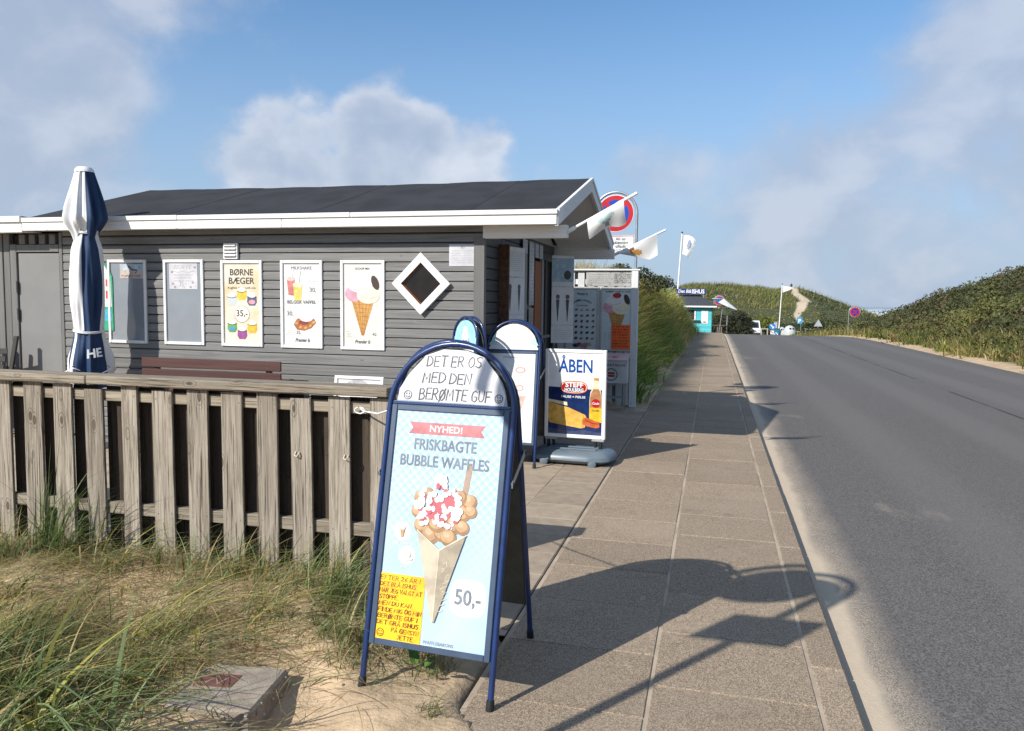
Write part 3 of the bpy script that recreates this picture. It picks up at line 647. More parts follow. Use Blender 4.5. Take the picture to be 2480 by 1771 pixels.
# storage annex with the steel door at the left
def b_annex():
    t = thing('storage_annex', 'grey storage annex with vertical boards and a grey steel door at the left end', 'shed', (0, 0, 0))
    steelg = pm('grey_door_paint', (.205, .203, .20), (.19, .188, .185), 3, rough=.45)
    MB().box(-11.5, -8.06, WY+.05, 12.0, 0, 2.56).build('inner_shell', pm('dark_interior', (.02,)*3, rough=.9), t)
    x = -11.4
    while x < -8.82:
        MB().cbox(x, min(x+.10, -8.80), WY-.0, WY+.03, 0, 2.58, .005).build('wall_board', grey_v, t); x += .118
    MB().box(-11.4, -8.8, WY+.031, WY+.045, 0, 2.58).build('backing', dark_h, t)
    for a, b in ((-8.80, -8.70), (-8.035, -7.985)): MB().cbox(a, b, WY-.02, WY+.05, 0, 2.44 if a < -8.5 else 2.585, .005).build('door_frame', grey_v, t)
    MB().cbox(-8.698, -8.04, WY-.018, WY+.04, 2.34, 2.435, .004).build('door_frame', grey_v, t)
    d = MB().cbox(-8.685, -8.045, WY-.004, WY+.035, .04, 2.325, .006).build('door', steelg, t)
    for zz in (1.90, 1.55, .5):
        mb = MB(); mb.tube([(-8.70, WY-.035, zz-.07), (-8.70, WY-.035, zz+.07)], .017, 10); mb.build('hinge', steelg, d)
    for k in range(4): MB().cbox(-8.64+k*.155, -8.545+k*.155, WY-.03, WY+.03, 2.44, 2.56, .005).build('block', grey_v, t)
    MB().box(-8.7, -8.04, WY+.031, WY+.045, 2.43, 2.58).build('backing', dark_h, t)
    MB().cbox(-11.5, -8.34, 7.985, 8.03, 2.69, 2.765, .005).build('eaves_batten', white_h, t)
    MB().cbox(-11.5, -8.335, 8.012, 8.045, 2.565, 2.689, .005).build('fascia_board', white_h, t)
    MB().add([(-11.5, 8.0, 2.765), (-8.34, 8.0, 2.765), (-8.34, 12, 2.72), (-11.5, 12, 2.72)], [(0, 1, 2, 3)]).build('roof', felt_m, t)
    MB().box(-11.4, -8.34, 8.046, WY+.04, 2.582, 2.60).build('soffit', white_h, t)
b_annex()

# ------------------------------------------------------------------ lettering cache
B2 = .018
pretext([(s, b, sh) for s, b, sh in [
 ('NYHED!', B2, 0), ('FRISKBAGTE', B2, 0), ('BUBBLE WAFFLES', B2, 0), ('50,-', B2, 0), ('WAFFLEBARONS', 0, 0), ('waffle', 0, .25), ('BARONS', B2, 0), ('BUBBLE WAFFLE', 0, 0), ('SOFTICE', 0, 0),
 ('ÅBEN', B2, 0), ('STEFF', .03, 0), ('HOULBERG', .03, 0), ('PAUSE = PØLSE', B2, 0), ('Cocio', B2, .2), ('CLASSIC', B2, 0),
 ('BØRNE', B2, 0), ('BÆGER', B2, 0), ('kugleis eller soft-ice', 0, 0), ('35,-', B2, 0), ('MILKSHAKE', 0, 0), ('30,', 0, 0), ('BELGISK VAFFEL', B2, 0), ('35,', 0, 0), ('Premier Is', B2, .3), ('42.', 0, 0), ('SCOOP MIX', B2, 0),
 ('GAMMELDAGS', B2, 0), ('ISVAFLER', B2, 0), ('GAMMELDAGS IS / GUF', B2, 0), ('KATALOG', B2, 0), ('ISKAFFE', 0, 0), ('35.-', 0, 0), ('PREMIER IS', B2, 0), ('50', 0, 0),
 ('Af- og', B2, 0), ('pålæsning', B2, 0), ('tilladt', B2, 0), ('(7-11) 5-11', B2, 0), ('Det Blå', B2, .2), ('ISHUS', .03, 0), ('P', .03, 0), ('HE', .03, 0), ('LLO', .03, 0)]] + [(ch, B2, 0) for ch in 'GAMELDS'])

# ------------------------------------------------------------------ picture pieces for printed posters
def cone_pic(mb, x, z, s, M):
    """two scoop waffle cone: z = cone tip, s = total height; material slots from dict M"""
    w = .40*s
    mb.m = M['cone']; mb.poly([(x-w*.05, z), (x+w*.05, z), (x+w*.5, z+.58*s), (x-w*.5, z+.58*s)], 2)
    mb.m = M['line']
    for k in range(1, 9):
        f = k/9; hw = w*(.05+.45*f); mb.ribbon([(x-hw*.95, z+.58*s*f), (x+hw*.95, z+.58*s*f-.02*s)], .007*s, 3)
    for q in (-.7, -.35, 0, .35, .7): mb.ribbon([(x+q*w*.07, z+.01*s), (x+q*w*.5, z+.57*s)], .007*s, 3)
    mb.m = M['pink']; mb.ell(x-.15*s, z+.68*s, .16*s, .13*s, 4); mb.m = M['cream']; mb.ell(x+.10*s, z+.66*s, .20*s, .14*s, 5); mb.ell(x+.14*s, z+.60*s, .13*s, .07*s, 5)
    mb.m = M['white']; mb.ell(x-.04*s, z+.82*s, .22*s, .12*s, 6); mb.ell(x-.05*s, z+.93*s, .12*s, .09*s, 6); mb.ell(x+.05*s, z+.88*s, .12*s, .10*s, 6)
    mb.m = M['dark']; mb.ell(x+.22*s, z+.86*s, .06*s, .12*s, 7, rot=.35)
    mb.m = M['shade']; mb.ribbon([(x-.2*s, z+.76*s), (x-.05*s, z+.73*s), (x+.1*s, z+.78*s)], .012*s, 7); mb.ribbon([(x-.12*s, z+.9*s), (x, z+.87*s), (x+.08*s, z+.92*s)], .01*s, 7); mb.ribbon([(x-.02*s, z+.62*s), (x+.12*s, z+.6*s), (x+.26*s, z+.64*s)], .01*s, 7)
CONEM = [flat('cone', (.62, .33, .09)), flat('cone_line', (.42, .18, .04)), flat('pink_ice', (.72, .36, .46)), flat('cream_ice', (.80, .74, .55)), flat('white_ice', (.80, .77, .72)), flat('chocolate', (.06, .035, .03)), flat('ice_shade', (.60, .54, .48))]
CI = dict(cone=0, line=1, pink=2, cream=3, white=4, dark=5, shade=6)

def framed(name, label, w, h, loc, sheet, rz=0, group='framed posters on the hut wall', framem=None, lean=0, fw=.036, cat='poster', mat=None):
    t = thing(name, label, cat, loc, rz, group)
    if lean: t.rotation_euler = (lean, 0, rz)
    fm = framem or frame_w
    for nm, q in (('l', 0), ('r', 1)):
        x0 = -w/2 if q == 0 else w/2-fw; MB().cbox(x0, x0+fw, -.018, .012, 0, h, .005).build('frame_bar', fm, t)
    for z0 in (0, h-fw): MB().cbox(-w/2+fw+.0005, w/2-fw-.0005, -.018, .012, z0, z0+fw, .005).build('frame_bar', fm, t)
    s = MB().box(-w/2+fw*.6, w/2-fw*.6, -.0, .008, fw*.6, h-fw*.6).build('sheet', sheet, t)
    return t, s
PW, PH = .545, 1.02
def posters():
    dull = pm('faded_blue_grey_sheet', (.25, .275, .305), (.22, .245, .275), 2, rough=.12, coat=.5)
    white = flat('poster_white', (.70, .695, .68), .3, .2)
    xs = (-7.03, -6.224, -5.43, -4.643, -3.873); zb = 1.212
    # 1
    t, s = framed('framed_poster', 'leftmost framed poster, faded grey sheet with a small picture on top, beside the parasol', .56, 1.03, (xs[0], WY-.014, zb), dull)
    mb = MB(); mb.box(-.10, .235, -.004, -.001, .80, .975); o = mb.build('picture_card', flat('card_sand', (.55, .47, .42), .4), s)
    mb = MB(); mb.m = 0; mb.poly([(-.095, .90), (.23, .90), (.23, .972), (-.095, .972)], 6.5); mb.m = 1; mb.ribbon([(.03, .95), (.07, .91), (.15, .90), (.13, .87)], .02, 8); mb.scribble(-.08, .2, .825, .02, 8, .005, 3); mb.m = 2; mb.ell(.19, .935, .03, .03, 8)
    mb.build('card_print', [flat('card_sky', (.50, .58, .64)), flat('card_dark', (.07, .08, .10)), flat('card_cyan', (.25, .52, .66))], s)
    # 2
    t, s = framed('framed_poster', 'framed poster of faded grey sheet with a handwritten white paper pinned at top', .56, 1.03, (xs[1], WY-.014, zb), dull)
    MB().box(-.20, .195, -.004, -.001, .675, .985).build('paper_sheet', paper, s)
    mb = MB(); mb.m = 0; mb.hand('ISKAFFE', .045, -.13, .92, 7, .004, width=.25); mb.hand('35,-', .06, -.06, .71, 7, .006)
    for q in range(3): mb.scribble(-.13, .12, .84-q*.035, .014, 7, .0025, q+5)
    mb.ribbon([(-.17+.34*i/12, .885+.008*math.sin(i*1.3)) for i in range(13)], .003, 7)
    mb.m = 1
    for (x, z) in ((-.15, .74), (.13, .755), (.16, .94), (-.12, .70), (.1, .70), (-.16, .88)): mb.ring(x, z, .012, .012, .005, 7, 6); mb.ribbon([(x-.015, z), (x+.015, z)], .004, 8)
    mb.build('lettering', [flat('pale_ink', (.42, .36, .36)), flat('plum_ink', (.40, .25, .33))], s)
    # 3 cups
    t = NT('cream_watercolour'); w = t.coord('Object', (1, 1, 1), False); c = t.mix(t.rng(t.noise(w, 3.2, 5), .38, .68), (.70, .65, .56), (.66, .51, .31)); cream = t.done(c, .3, .5, 0, .2)
    t, s = framed('framed_poster', 'framed cream poster with coloured ice cream cups and a round price mark', PW+.01, PH, (xs[2], WY-.014, zb), cream)
    mb = MB(); mb.text('BØRNE', .105, 0, .845, 3, 'c', B2, width=.31); mb.text('BÆGER', .105, 0, .745, 3, 'c', B2, width=.345); mb.text('kugleis eller soft-ice', .04, 0, .685, 3, 'c', width=.37)
    mb.text('35,-', .105, 0, .36, 5, 'c', B2, width=.15); mb.build('lettering', flat('umber_ink', (.075, .055, .042)), s)
    mb = MB(); cupc = ((-.135, .50, 0, 0), (0, .565, 1, 1), (.135, .50, 2, 3), (-.135, .18, 4, 5), (.135, .175, 6, 1), (0, .10, 7, 7))
    for (x, z, a, b) in cupc:
        mb.m = a; mb.poly([(x-.058, z+.10), (x-.066, z+.03), (x-.04, z-.012), (x+.04, z-.012), (x+.066, z+.03), (x+.058, z+.10)], 2)
        mb.m = b; mb.ell(x, z+.03, .045, .026, 3); mb.m = 8; mb.ell(x, z+.108, .052, .026, 4); mb.ell(x, z+.128, .026, .02, 4); mb.m = 9; mb.ribbon([(x-.062, z+.088), (x, z+.076), (x+.062, z+.088)], .006, 5)
    mb.m = 8; mb.ell(0, .385, .095, .095, 3); mb.m = 9
    for i in range(36): a = i*math.pi/18; mb.ell(.098*math.cos(a), .385+.098*math.sin(a), .004, .004, 4, 6)
    mb.build('cup_picture', [flat('cup_grey', (.55, .58, .58)), flat('cup_yellow', (.80, .55, .06)), flat('cup_navy', (.10, .12, .20)), flat('cup_rose', (.72, .34, .40)), flat('cup_green', (.13, .38, .07)), flat('cup_sky', (.10, .35, .60)), flat('cup_amber', (.80, .47, .03)), flat('cup_violet', (.32, .08, .28)), flat('cup_cream', (.80, .75, .68)), flat('cup_line', (.09, .07, .06))], s)
    # 4 milkshake
    t, s = framed('framed_poster', 'framed white poster with two milkshakes above a waffle with cream', PW-.005, PH, (xs[3], WY-.014, zb), white)
    mb = MB(); mb.text('MILKSHAKE', .05, 0, .915, 3, 'c', width=.26); mb.text('30,', .075, .145, .655, 3); mb.text('BELGISK VAFFEL', .052, 0, .52, 3, 'c', B2, width=.37); mb.text('30,', .07, -.15, .38, 3); mb.text('35,', .055, -.04, .165, 3); mb.text('Premier Is', .06, .01, .075, 3, 'c', B2, .3, width=.19)
    mb.build('lettering', flat('grey_ink', (.075, .075, .08)), s)
    mb = MB()
    for q in range(3): mb.scribble(.09, .2, .775-q*.028, .012, 3, .0022, 11+q); mb.scribble(-.20, -.1, .465-q*.026, .010, 3, .002, 21+q); mb.scribble(-.20, -.1, .205-q*.026, .010, 3, .002, 31+q)
    mb.build('small_print', flat('pale_grey_ink', (.40, .40, .41)), s)
    mb = MB(); mb.cut(); mb.m = 0; mb.poly([(-.17, .62), (-.10, .61), (-.085, .80), (-.19, .80)], 2); mb.m = 1; mb.ell(-.138, .805, .055, .022, 3); mb.m = 2; mb.poly([(-.09, .555), (-.01, .555), (.005, .72), (-.105, .72)], 4); mb.m = 3; mb.ell(-.05, .735, .062, .03, 5); mb.m = 4; mb.ribbon([(-.13, .80), (-.10, .92)], .006, 4); mb.ribbon([(-.04, .74), (-.01, .90)], .006, 6)
    mb.cut(); mb.m = 5; mb.poly([(-.105, .275), (-.06, .215), (.03, .205), (.12, .235), (.185, .30), (.16, .345), (.05, .35), (-.06, .345)], 2); mb.m = 6
    for (x, z) in ((-.07, .29), (-.02, .245), (.05, .24), (.11, .265), (.155, .305), (.0, .285)): mb.ell(x, z, .022, .014, 3, 10, rot=.4)
    mb.m = 7; mb.ell(.02, .30, .06, .028, 4); mb.m = 8; mb.ell(.06, .355, .085, .045, 5); mb.ell(.05, .40, .055, .04, 5); mb.ell(.045, .44, .025, .03, 5); mb.m = 9; mb.ribbon([(-.01, .345), (.05, .335), (.12, .35)], .006, 6); mb.ribbon([(.01, .39), (.05, .38), (.09, .39)], .005, 6)
    mb.build('milkshake_picture', [flat('shake_red', (.58, .20, .18)), flat('shake_pink', (.78, .55, .50)), flat('shake_yellow', (.80, .60, .14)), flat('shake_pale', (.80, .74, .50)), flat('straw', (.68, .68, .68)), flat('waffle_brown', (.42, .15, .05)), flat('waffle_gold', (.66, .36, .12)), flat('jam', (.25, .05, .04)), flat('cream_top', (.80, .78, .76)), flat('cream_shade', (.56, .55, .54))], s)
    # 5 cone
    t, s = framed('framed_poster', 'framed pale poster with a big three scoop waffle cone next to the diamond window', PW, PH, (xs[4], WY-.014, zb), flat('poster_ivory', (.71, .68, .62), .3, .2))
    mb = MB(); mb.text('SCOOP MIX', .032, 0, .915, 3, 'c', B2, width=.18); mb.text('42.', .05, .15, .165, 3); mb.text('Premier Is', .06, .0, .075, 3, 'c', B2, .3, width=.19)
    for q in range(4): mb.scribble(-.2, -.165, .205-q*.02, .008, 3, .0018, 41+q)
    mb.build('lettering', flat('grey_ink', (.075, .075, .08)), s)
    mb = MB(); cone_pic(mb, 0, .165, .70, CI); mb.build('cone_picture', CONEM, s)
    # leaning frame on the ground
    t, s = framed('leaning_poster', 'white framed poster standing on the ground behind the wooden fence', .60, .93, (-3.86, 8.02, .0), white, group=None, lean=R(-8))
    mb = MB(); mb.m = 0; mb.ell(-.02, .83, .13, .06, 2); mb.m = 1; mb.ell(.17, .79, .05, .09, 2, rot=-.4); mb.m = 2; mb.ell(-.05, .72, .12, .10, 3); mb.m = 3; mb.ell(.08, .55, .10, .06, 3)
    mb.build('ice_picture', [flat('ice_grey', (.42, .42, .44)), flat('ice_pale', (.62, .60, .60)), flat('white_ice', (.80, .77, .72)), flat('ice_red', (.65, .08, .07))], s)
    # small typed note by the corner
    t = thing('paper_note', 'white paper note with handwriting pinned beside the hut corner', 'note', (-2.67, WY-.014, 2.166))
    MB().box(-.167, .167, -.003, 0, 0, .238).build('paper_sheet', paper, t)
    mb = MB(); mb.hand('HEJ', .026, -.03, .195, 6, .004)
    for q in range(6): mb.scribble(-.14, .13, .163-q*.026, .013, 6, .0018, 51+q)
    mb.build('lettering', flat('pale_ink2', (.30, .30, .33)), t)
posters()

# round enamel style ice sign half hidden behind the parasol
t = thing('ice_menu_sign', 'colourful ice lolly menu board on the wall, mostly hidden behind the parasol', 'sign', (-7.52, WY-.016, 1.36))
mb = MB(); pts = [(-.28, 0), (.28, 0), (.28, .62)] + [(.28*math.cos(a), .62+.28*math.sin(a)) for a in np.linspace(.2, math.pi-.2, 9)] + [(-.28, .62)]
n = len(pts); mb.add([(x, -.008, z) for x, z in pts] + [(x, .003, z) for x, z in pts], [tuple(range(n)), tuple(range(n, 2*n))[::-1]] + [(i, n+i, n+(i+1) % n, (i+1) % n) for i in range(n)]); o = mb.build('panel', flat('sign_green', (.05, .38, .20), .3), t)
mb = MB(Matrix.Translation((0, -.0085, 0))); mb.m = 0; mb.poly([(-.26, .30), (.26, .30), (.25, .68), (.16, .82), (-.16, .82), (-.25, .68)], 1); mb.m = 1; mb.poly([(-.26, .12), (.26, .12), (.26, .27), (-.26, .27)], 1)
for q in range(7):
    mb.m = 2+q % 3; mb.poly([(-.24+q*.07, .40), (-.2+q*.07, .40), (-.2+q*.07, .5), (-.24+q*.07, .5)], 2); mb.poly([(-.24+q*.07, .55), (-.2+q*.07, .55), (-.2+q*.07, .64), (-.24+q*.07, .64)], 2)
mb.build('printed_rows', [flat('menu_white', (.80, .80, .78)), flat('menu_cyan', (.06, .42, .55)), flat('menu_red', (.62, .08, .06)), flat('menu_yellow', (.80, .55, .08)), flat('menu_blue', (.05, .15, .5))], t)

# shutters with price lists on the east side
def shutter(label, y, w, z0, z1, ang, seed, blue=False):
    t = thing('price_board', label, 'price board', (EX+.035, y, z0), R(ang), 'price boards on the serving side')
    MB().cbox(0, w, -.010, .010, 0, z1-z0, .003).build('panel', frame_w, t)
    h = z1-z0; mb = MB(Matrix.Translation((0, -.0105, 0)))
    rd = random.Random(seed); mb.m = 0
    for k in range(2):
        x = w*(.28+.44*k); mb.cut(); mb.m = 1; mb.poly([(x-.004, h*.25), (x+.004, h*.25), (x+.028, h*.50), (x-.028, h*.50)], 1); mb.m = 2; mb.ell(x, h*.53, .032, .035, 2)
        mb.m = 0; mb.scribble(x-.1, x+.08, h*.20, .018, 2, .003, seed+k); mb.scribble(x-.1, x+.08, h*.64, .02, 2, .004, seed+9+k)
    for q in range(10): mb.scribble(w*.12, w*.88, h*(.72+.024*q), .012, 1, .0022, seed+20+q) if not blue else None
    mb.cut(); mb.m = 0
    for q in range(5): mb.scribble(w*.12, w*.88, h*(.04+.026*q), .012, 1, .0022, seed+40+q)
    mb.cut()
    if blue: mb.m = 3; mb.poly([(.01, h*.70), (w-.01, h*.70), (w-.01, h*.97), (.01, h*.97)], 1); mb.m = 0; mb.ell(w*.7, h*.78, .06, .07, 2)
    mb.build('price_print', [flat('ink_dark', (.06, .06, .065)), flat('ink_cone', (.10, .09, .09)), flat('ink_scoop', (.13, .12, .13)), flat('ink_sea', (.42, .58, .68))], t)
shutter('white price board hung open nearest the hut corner on the serving side', 9.02, .46, 1.42, 2.44, 72, 3)
shutter('tall white price board with sea photo at far end of the serving side', 11.86, .36, 1.16, 2.50, 30, 8, True)
for i, (y, w, z0, z1) in enumerate(((10.10, .26, 2.42, 2.60), (10.48, .28, 1.74, 2.60), (10.48, .26, 1.34, 1.70), (10.80, .22, 2.40, 2.60), (11.08, .22, 2.40, 2.60))):
    t = thing('small_price_card', ('small framed price card above the first orange door jamb', 'tall framed price card between the orange doors', 'short grey framed card under the tall card by the counter', 'left card of two above the orange door leaf', 'right card of two above the orange door leaf')[i], 'price card', (EX+.032, y, z0), R(90), 'price cards on the serving side')
    h = z1-z0; MB().cbox(-w/2, w/2, -.008, .002, 0, h, .003).build('frame', frame_al, t); MB().box(-w/2+.018, w/2-.018, -.0095, -.0085, .018, h-.018).build('sheet', paper if i != 2 else flat('card_dun', (.38, .34, .30)), t)
    mb = MB(Matrix.Translation((0, -.0096, 0)))
    for q in range(max(2, int(h/.05))): mb.scribble(-w*.32, w*.3, .03+q*.05, .02, 1, .003, 60+i*9+q)
    mb.build('card_print', blackink, t)

# ------------------------------------------------------------------ wooden fence
rearwood = m_oldwood('shade_toned_rear_slat_wood', 2, (.085, .064, .047), (.055, .042, .032), (.025, .02, .016))  # fence wood darkened to stand in for shade in the gaps
def fence():
    t = thing('wooden_fence', 'weathered brown wooden slat fence with flat cap rail in front of the hut', 'fence', (0, 0, 0)); FY = 4.45
    xs = [(-4.872-.03, -4.782), (-4.664, -4.512), (-4.407, -4.255), (-4.143, -3.995), (-3.852, -3.727), (-3.604, -3.45), (-3.337, -3.184), (-3.079, -2.927), (-2.819, -2.674), (-2.568, -2.424), (-2.315, -2.169), (-2.032, -1.90)]
    xs = [(-6.75+.255*i, -6.60+.255*i) for i in range(7)] + xs
    for i, (a, b) in enumerate(xs):
        o = MB().cbox(a, b, FY-.011, FY+.011, -.12, 1.185+random.uniform(-.004, .006), .003).build('slat', oldwood_v, t); o.rotation_euler = (0, R(random.gauss(-.15, .25)), 0)
        if i < len(xs)-1:
            g0, g1 = b, xs[i+1][0]; m = (g0+g1)/2+.012
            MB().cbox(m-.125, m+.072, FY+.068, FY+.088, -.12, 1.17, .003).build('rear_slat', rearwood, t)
        for zz in (.34, 1.12):
            for xx in (a+.025, b-.025):
                MB(Matrix.Translation((xx, FY-.0115, zz+random.uniform(-.012, .012)))).lathe([(.0035, -.0035), (.0035, .0035)], 6).build('nail', steel, t).name = 'nail'
    for z0, z1 in ((.295, .375), (1.075, 1.15)): MB().cbox(-6.8, -1.93, FY+.0125, FY+.066, z0, z1, .004).build('rail', oldwood_h, t)
    for a, b in ((-6.8, -4.1), (-4.095, -1.90)): MB().cbox(a, b, FY-.055, FY+.135, 1.192, 1.25, .006).build('cap_rail', oldwood_h, t)
    for x in (-6.3, -3.66, -1.99): MB().cbox(x-.045, x+.045, FY+.09, FY+.18, -.2, 1.19, .005).build('post', oldwood_v, t)
    for (x, z) in ((-2.53, .80), (-2.19, .80)):
        mb = MB(); mb.tube([(x-.012, FY-.014, z+.016), (x-.014, FY-.03, z-.006), (x+.004, FY-.035, z-.012), (x+.014, FY-.028, z+.004), (x+.012, FY-.014, z+.014)], .004, 6); mb.build('hook', pm('pale_hook', (.72, .66, .5), rough=.4), t)
fence()
t = thing('cord', 'thin white cord tying the bubble waffle sign to the wooden fence', 'cord')
mb = MB(); pp = [(-2.095, 4.432, 1.115), (-2.05, 4.38, 1.105), (-1.85, 4.15, 1.13), (-1.65, 3.88, 1.20), (-1.53, 3.585, 1.315)]; mb.tube(pp, .0055, 6); mb.tube([(-2.1, 4.44, 1.03+.09*math.cos(a)) if False else (-2.1+.035*math.sin(a), 4.436, 1.10+.02*math.cos(a)) for a in np.linspace(0, 6, 9)], .0045, 6); mb.build('strand', whitem, t, smooth='all')

# ------------------------------------------------------------------ closed parasol
def parasol():
    t = thing('closed_parasol', 'closed navy and white parasol tied with white cords in front of the hut wall', 'parasol', (-7.15, 7.76, 0))
    navy = m_painted('navy_canvas', (.012, .040, .105), (.010, .032, .085), 2, .7); whitec = pm('white_canvas', (.78, .78, .77), (.70, .70, .70), 3, rough=.7)
    MB().lathe([(.26, 0), (.26, .07), (.06, .09), (.035, .25), (.024, .26), (.024, 3.1)], 20).build('pole', steel, t, smooth=True)
    MB().lathe([(.108, 3.225), (.102, 3.25), (.08, 3.278), (.03, 3.29)], 20).build('top_cap', whitem, t, smooth=True)
    def prof(z): return .80*np.interp(z, [.80, .92, 1.06, 1.32, 1.42, 1.70, 2.05, 2.34, 2.52, 2.60, 2.66, 2.70, 2.95, 3.23], [.245, .27, .265, .19, .185, .215, .215, .195, .135, .17, .24, .262, .195, .118])
    n = 96; secs = 8
    zs = np.concatenate([np.linspace(.82, 2.52, 46), np.linspace(2.54, 3.235, 22)])
    a0 = math.atan2(-7.76, 7.15)
    def panel(a, z):
        d = math.degrees((a-a0+math.pi) % (2*math.pi)-math.pi)
        if z > 2.53: return 1 if (4 < d < 96 or d < -74) else 0
        if z > 1.37: return 1 if (-22 < d < 52 or abs(d) > 120) else 0
        return 1 if (-58 < d < 58 or abs(d) > 130 or -88 < d < -70) else 0
    def skin(z0, z1, name, amp, hem):
        # one continuous folded skin; panels alternate white and navy
        zz = [z for z in zs if z0 <= z <= z1]; V = []; F = []; mi = []
        for k, z in enumerate(zz):
            r = prof(z); f = (z-z0)/(z1-z0); A = amp*(1-.55*f)*min(1., .35+abs(z-2.52)*2.2)*min(1, .3+abs(z-1.37)*2.2)
            for i in range(n):
                a = 2*math.pi*i/n; q = a*secs/2/ (1)
                fold = math.cos(a*9+.8*math.sin(z*2.1+a))+.45*math.cos(a*17+1.1*z) ; fold *= .75
                rr = r*(1+A*fold+.05*math.sin(a*5+z*4)+.035*math.sin(a*13-z*6))
                zd = -hem*(1-f)**6*(.5+.5*math.cos(a*secs/2+1.3)) if hem else 0
                V.append((rr*math.cos(a), rr*math.sin(a), z+zd))
        for k in range(len(zz)-1):
            for i in range(n):
                F.append((k*n+i, k*n+(i+1) % n, (k+1)*n+(i+1) % n, (k+1)*n+i)); mi.append(panel((i+.5)/n*2*math.pi, zz[k]))
        mb = MB(); mb.add(V, F); mb.mi = mi; mb.build(name, [whitec, navy], t, smooth='all')
    skin(2.56, 3.24, 'upper_canopy', .24, .16)
    skin(.82, 2.62, 'lower_canopy', .17, .12)
    for z, r in ((2.525, .122), (2.538, .122), (1.365, .162), (1.378, .164)):
        mb = MB(); mb.tube([(r*math.cos(a), r*math.sin(a), z+.012*math.sin(a*2)) for a in np.linspace(0, 2*math.pi, 24, endpoint=False)], .009, 6, True); mb.build('cord', whitem, t, smooth='all')
    # white piping along the wavy hem and lettering on the navy hem
    mb = MB(); mb.tube([((prof(.86)+.02+.05*math.cos(a*8))*math.cos(a), (prof(.86)+.02+.05*math.cos(a*8))*math.sin(a), .90+.07*math.sin(a*3+.5)) for a in np.linspace(0, 2*math.pi, 64, endpoint=False)], .008, 6, True)
    mb.build('hem_piping', whitem, t, smooth='all')
    for s_, z, da, size in (('HE', 1.07, .18, .14),):
        vs, fs = TXT[(s_, .03, 0)]; mb = MB(); a1 = a0+da; vv = []
        for (x, y_) in vs:
            zz = z+y_*size+x*size*.12; an = a1+(x-.6)*size/.26; r = prof(zz)*1.22+.012; vv.append((r*math.cos(an), r*math.sin(an), zz))
        mb.add(vv, fs); mb.build('lettering', whitem, t)
    return t
parasol()

# ------------------------------------------------------------------ bench against the wall
def bench():
    t = thing('bench', 'dark brown slatted bench standing against the hut wall behind the fence', 'bench', (-5.68, 7.72, 0))
    br = m_painted('brown_bench_paint', (.085, .040, .035), (.065, .032, .028), 0, .4)
    for z in (.52, .67, .82, .955): MB().cbox(-.93, .93, .25, .275, z, z+.115, .006).build('back_slat', br, t)
    for y in (-.14, -.02, .10): MB().cbox(-.93, .93, y, y+.10, .43, .46, .006).build('seat_slat', br, t)
    for x in (-.75, .75):
        MB().cbox(x-.03, x+.03, -.15, -.09, 0, .43, .005).build('leg', br, t); MB().cbox(x-.03, x+.03, .277, .33, 0, 1.03, .005).build('leg', br, t); MB().cbox(x-.028, x+.028, -.15, .277, .385, .428, .004).build('bearer', br, t)
bench()
def folded_chairs():
    dk = m_painted('dark_oiled_wood', (.045, .042, .036), (.03, .028, .025), 2, .5)
    t = thing('folded_chair', 'dark folded wooden garden chair leaning by the steel door at left edge', 'chair', (-8.86, 7.86, 0), R(12)); t.rotation_euler = (R(-6), 0, R(12))
    for x, tl in ((-.20, .16), (.20, .16)):
        mb = MB(); mb.add([(x-.022+tl*0, -.02, 0), (x+.022, -.02, 0), (x+.022, .02, 0), (x-.022, .02, 0), (x-.022+tl, -.02, 1.28), (x+.022+tl, -.02, 1.28), (x+.022+tl, .02, 1.28), (x-.022+tl, .02, 1.28)], [(0, 3, 2, 1), (4, 5, 6, 7), (0, 1, 5, 4), (1, 2, 6, 5), (2, 3, 7, 6), (3, 0, 4, 7)]); mb.build('leg', dk, t)
    for x in (-.14, .14):
        MB().cbox(x-.02, x+.02, -.055, -.025, 0, .95, .004).build('leg', dk, t)
    for k in range(6): MB().cbox(-.15+.02*k, .17+.02*k, -.035, -.022, .55+k*.1, .62+k*.1, .004).build('slat', dk, t)
    for k in range(5): MB().cbox(-.17+.085*k, -.11+.085*k, .024, .04, .32, .86, .004).build('seat_slat', dk, t)
    return t
fc = folded_chairs()
fc2 = copy_tree(fc); fc2.location = (-9.12, 7.9, 0); fc2.rotation_euler = (R(-5), 0, R(-8)); fc2['label'] = 'second dark folded garden chair leaning furthest left by the boards'
for o in (fc, fc2): o['group'] = 'folded garden chairs'

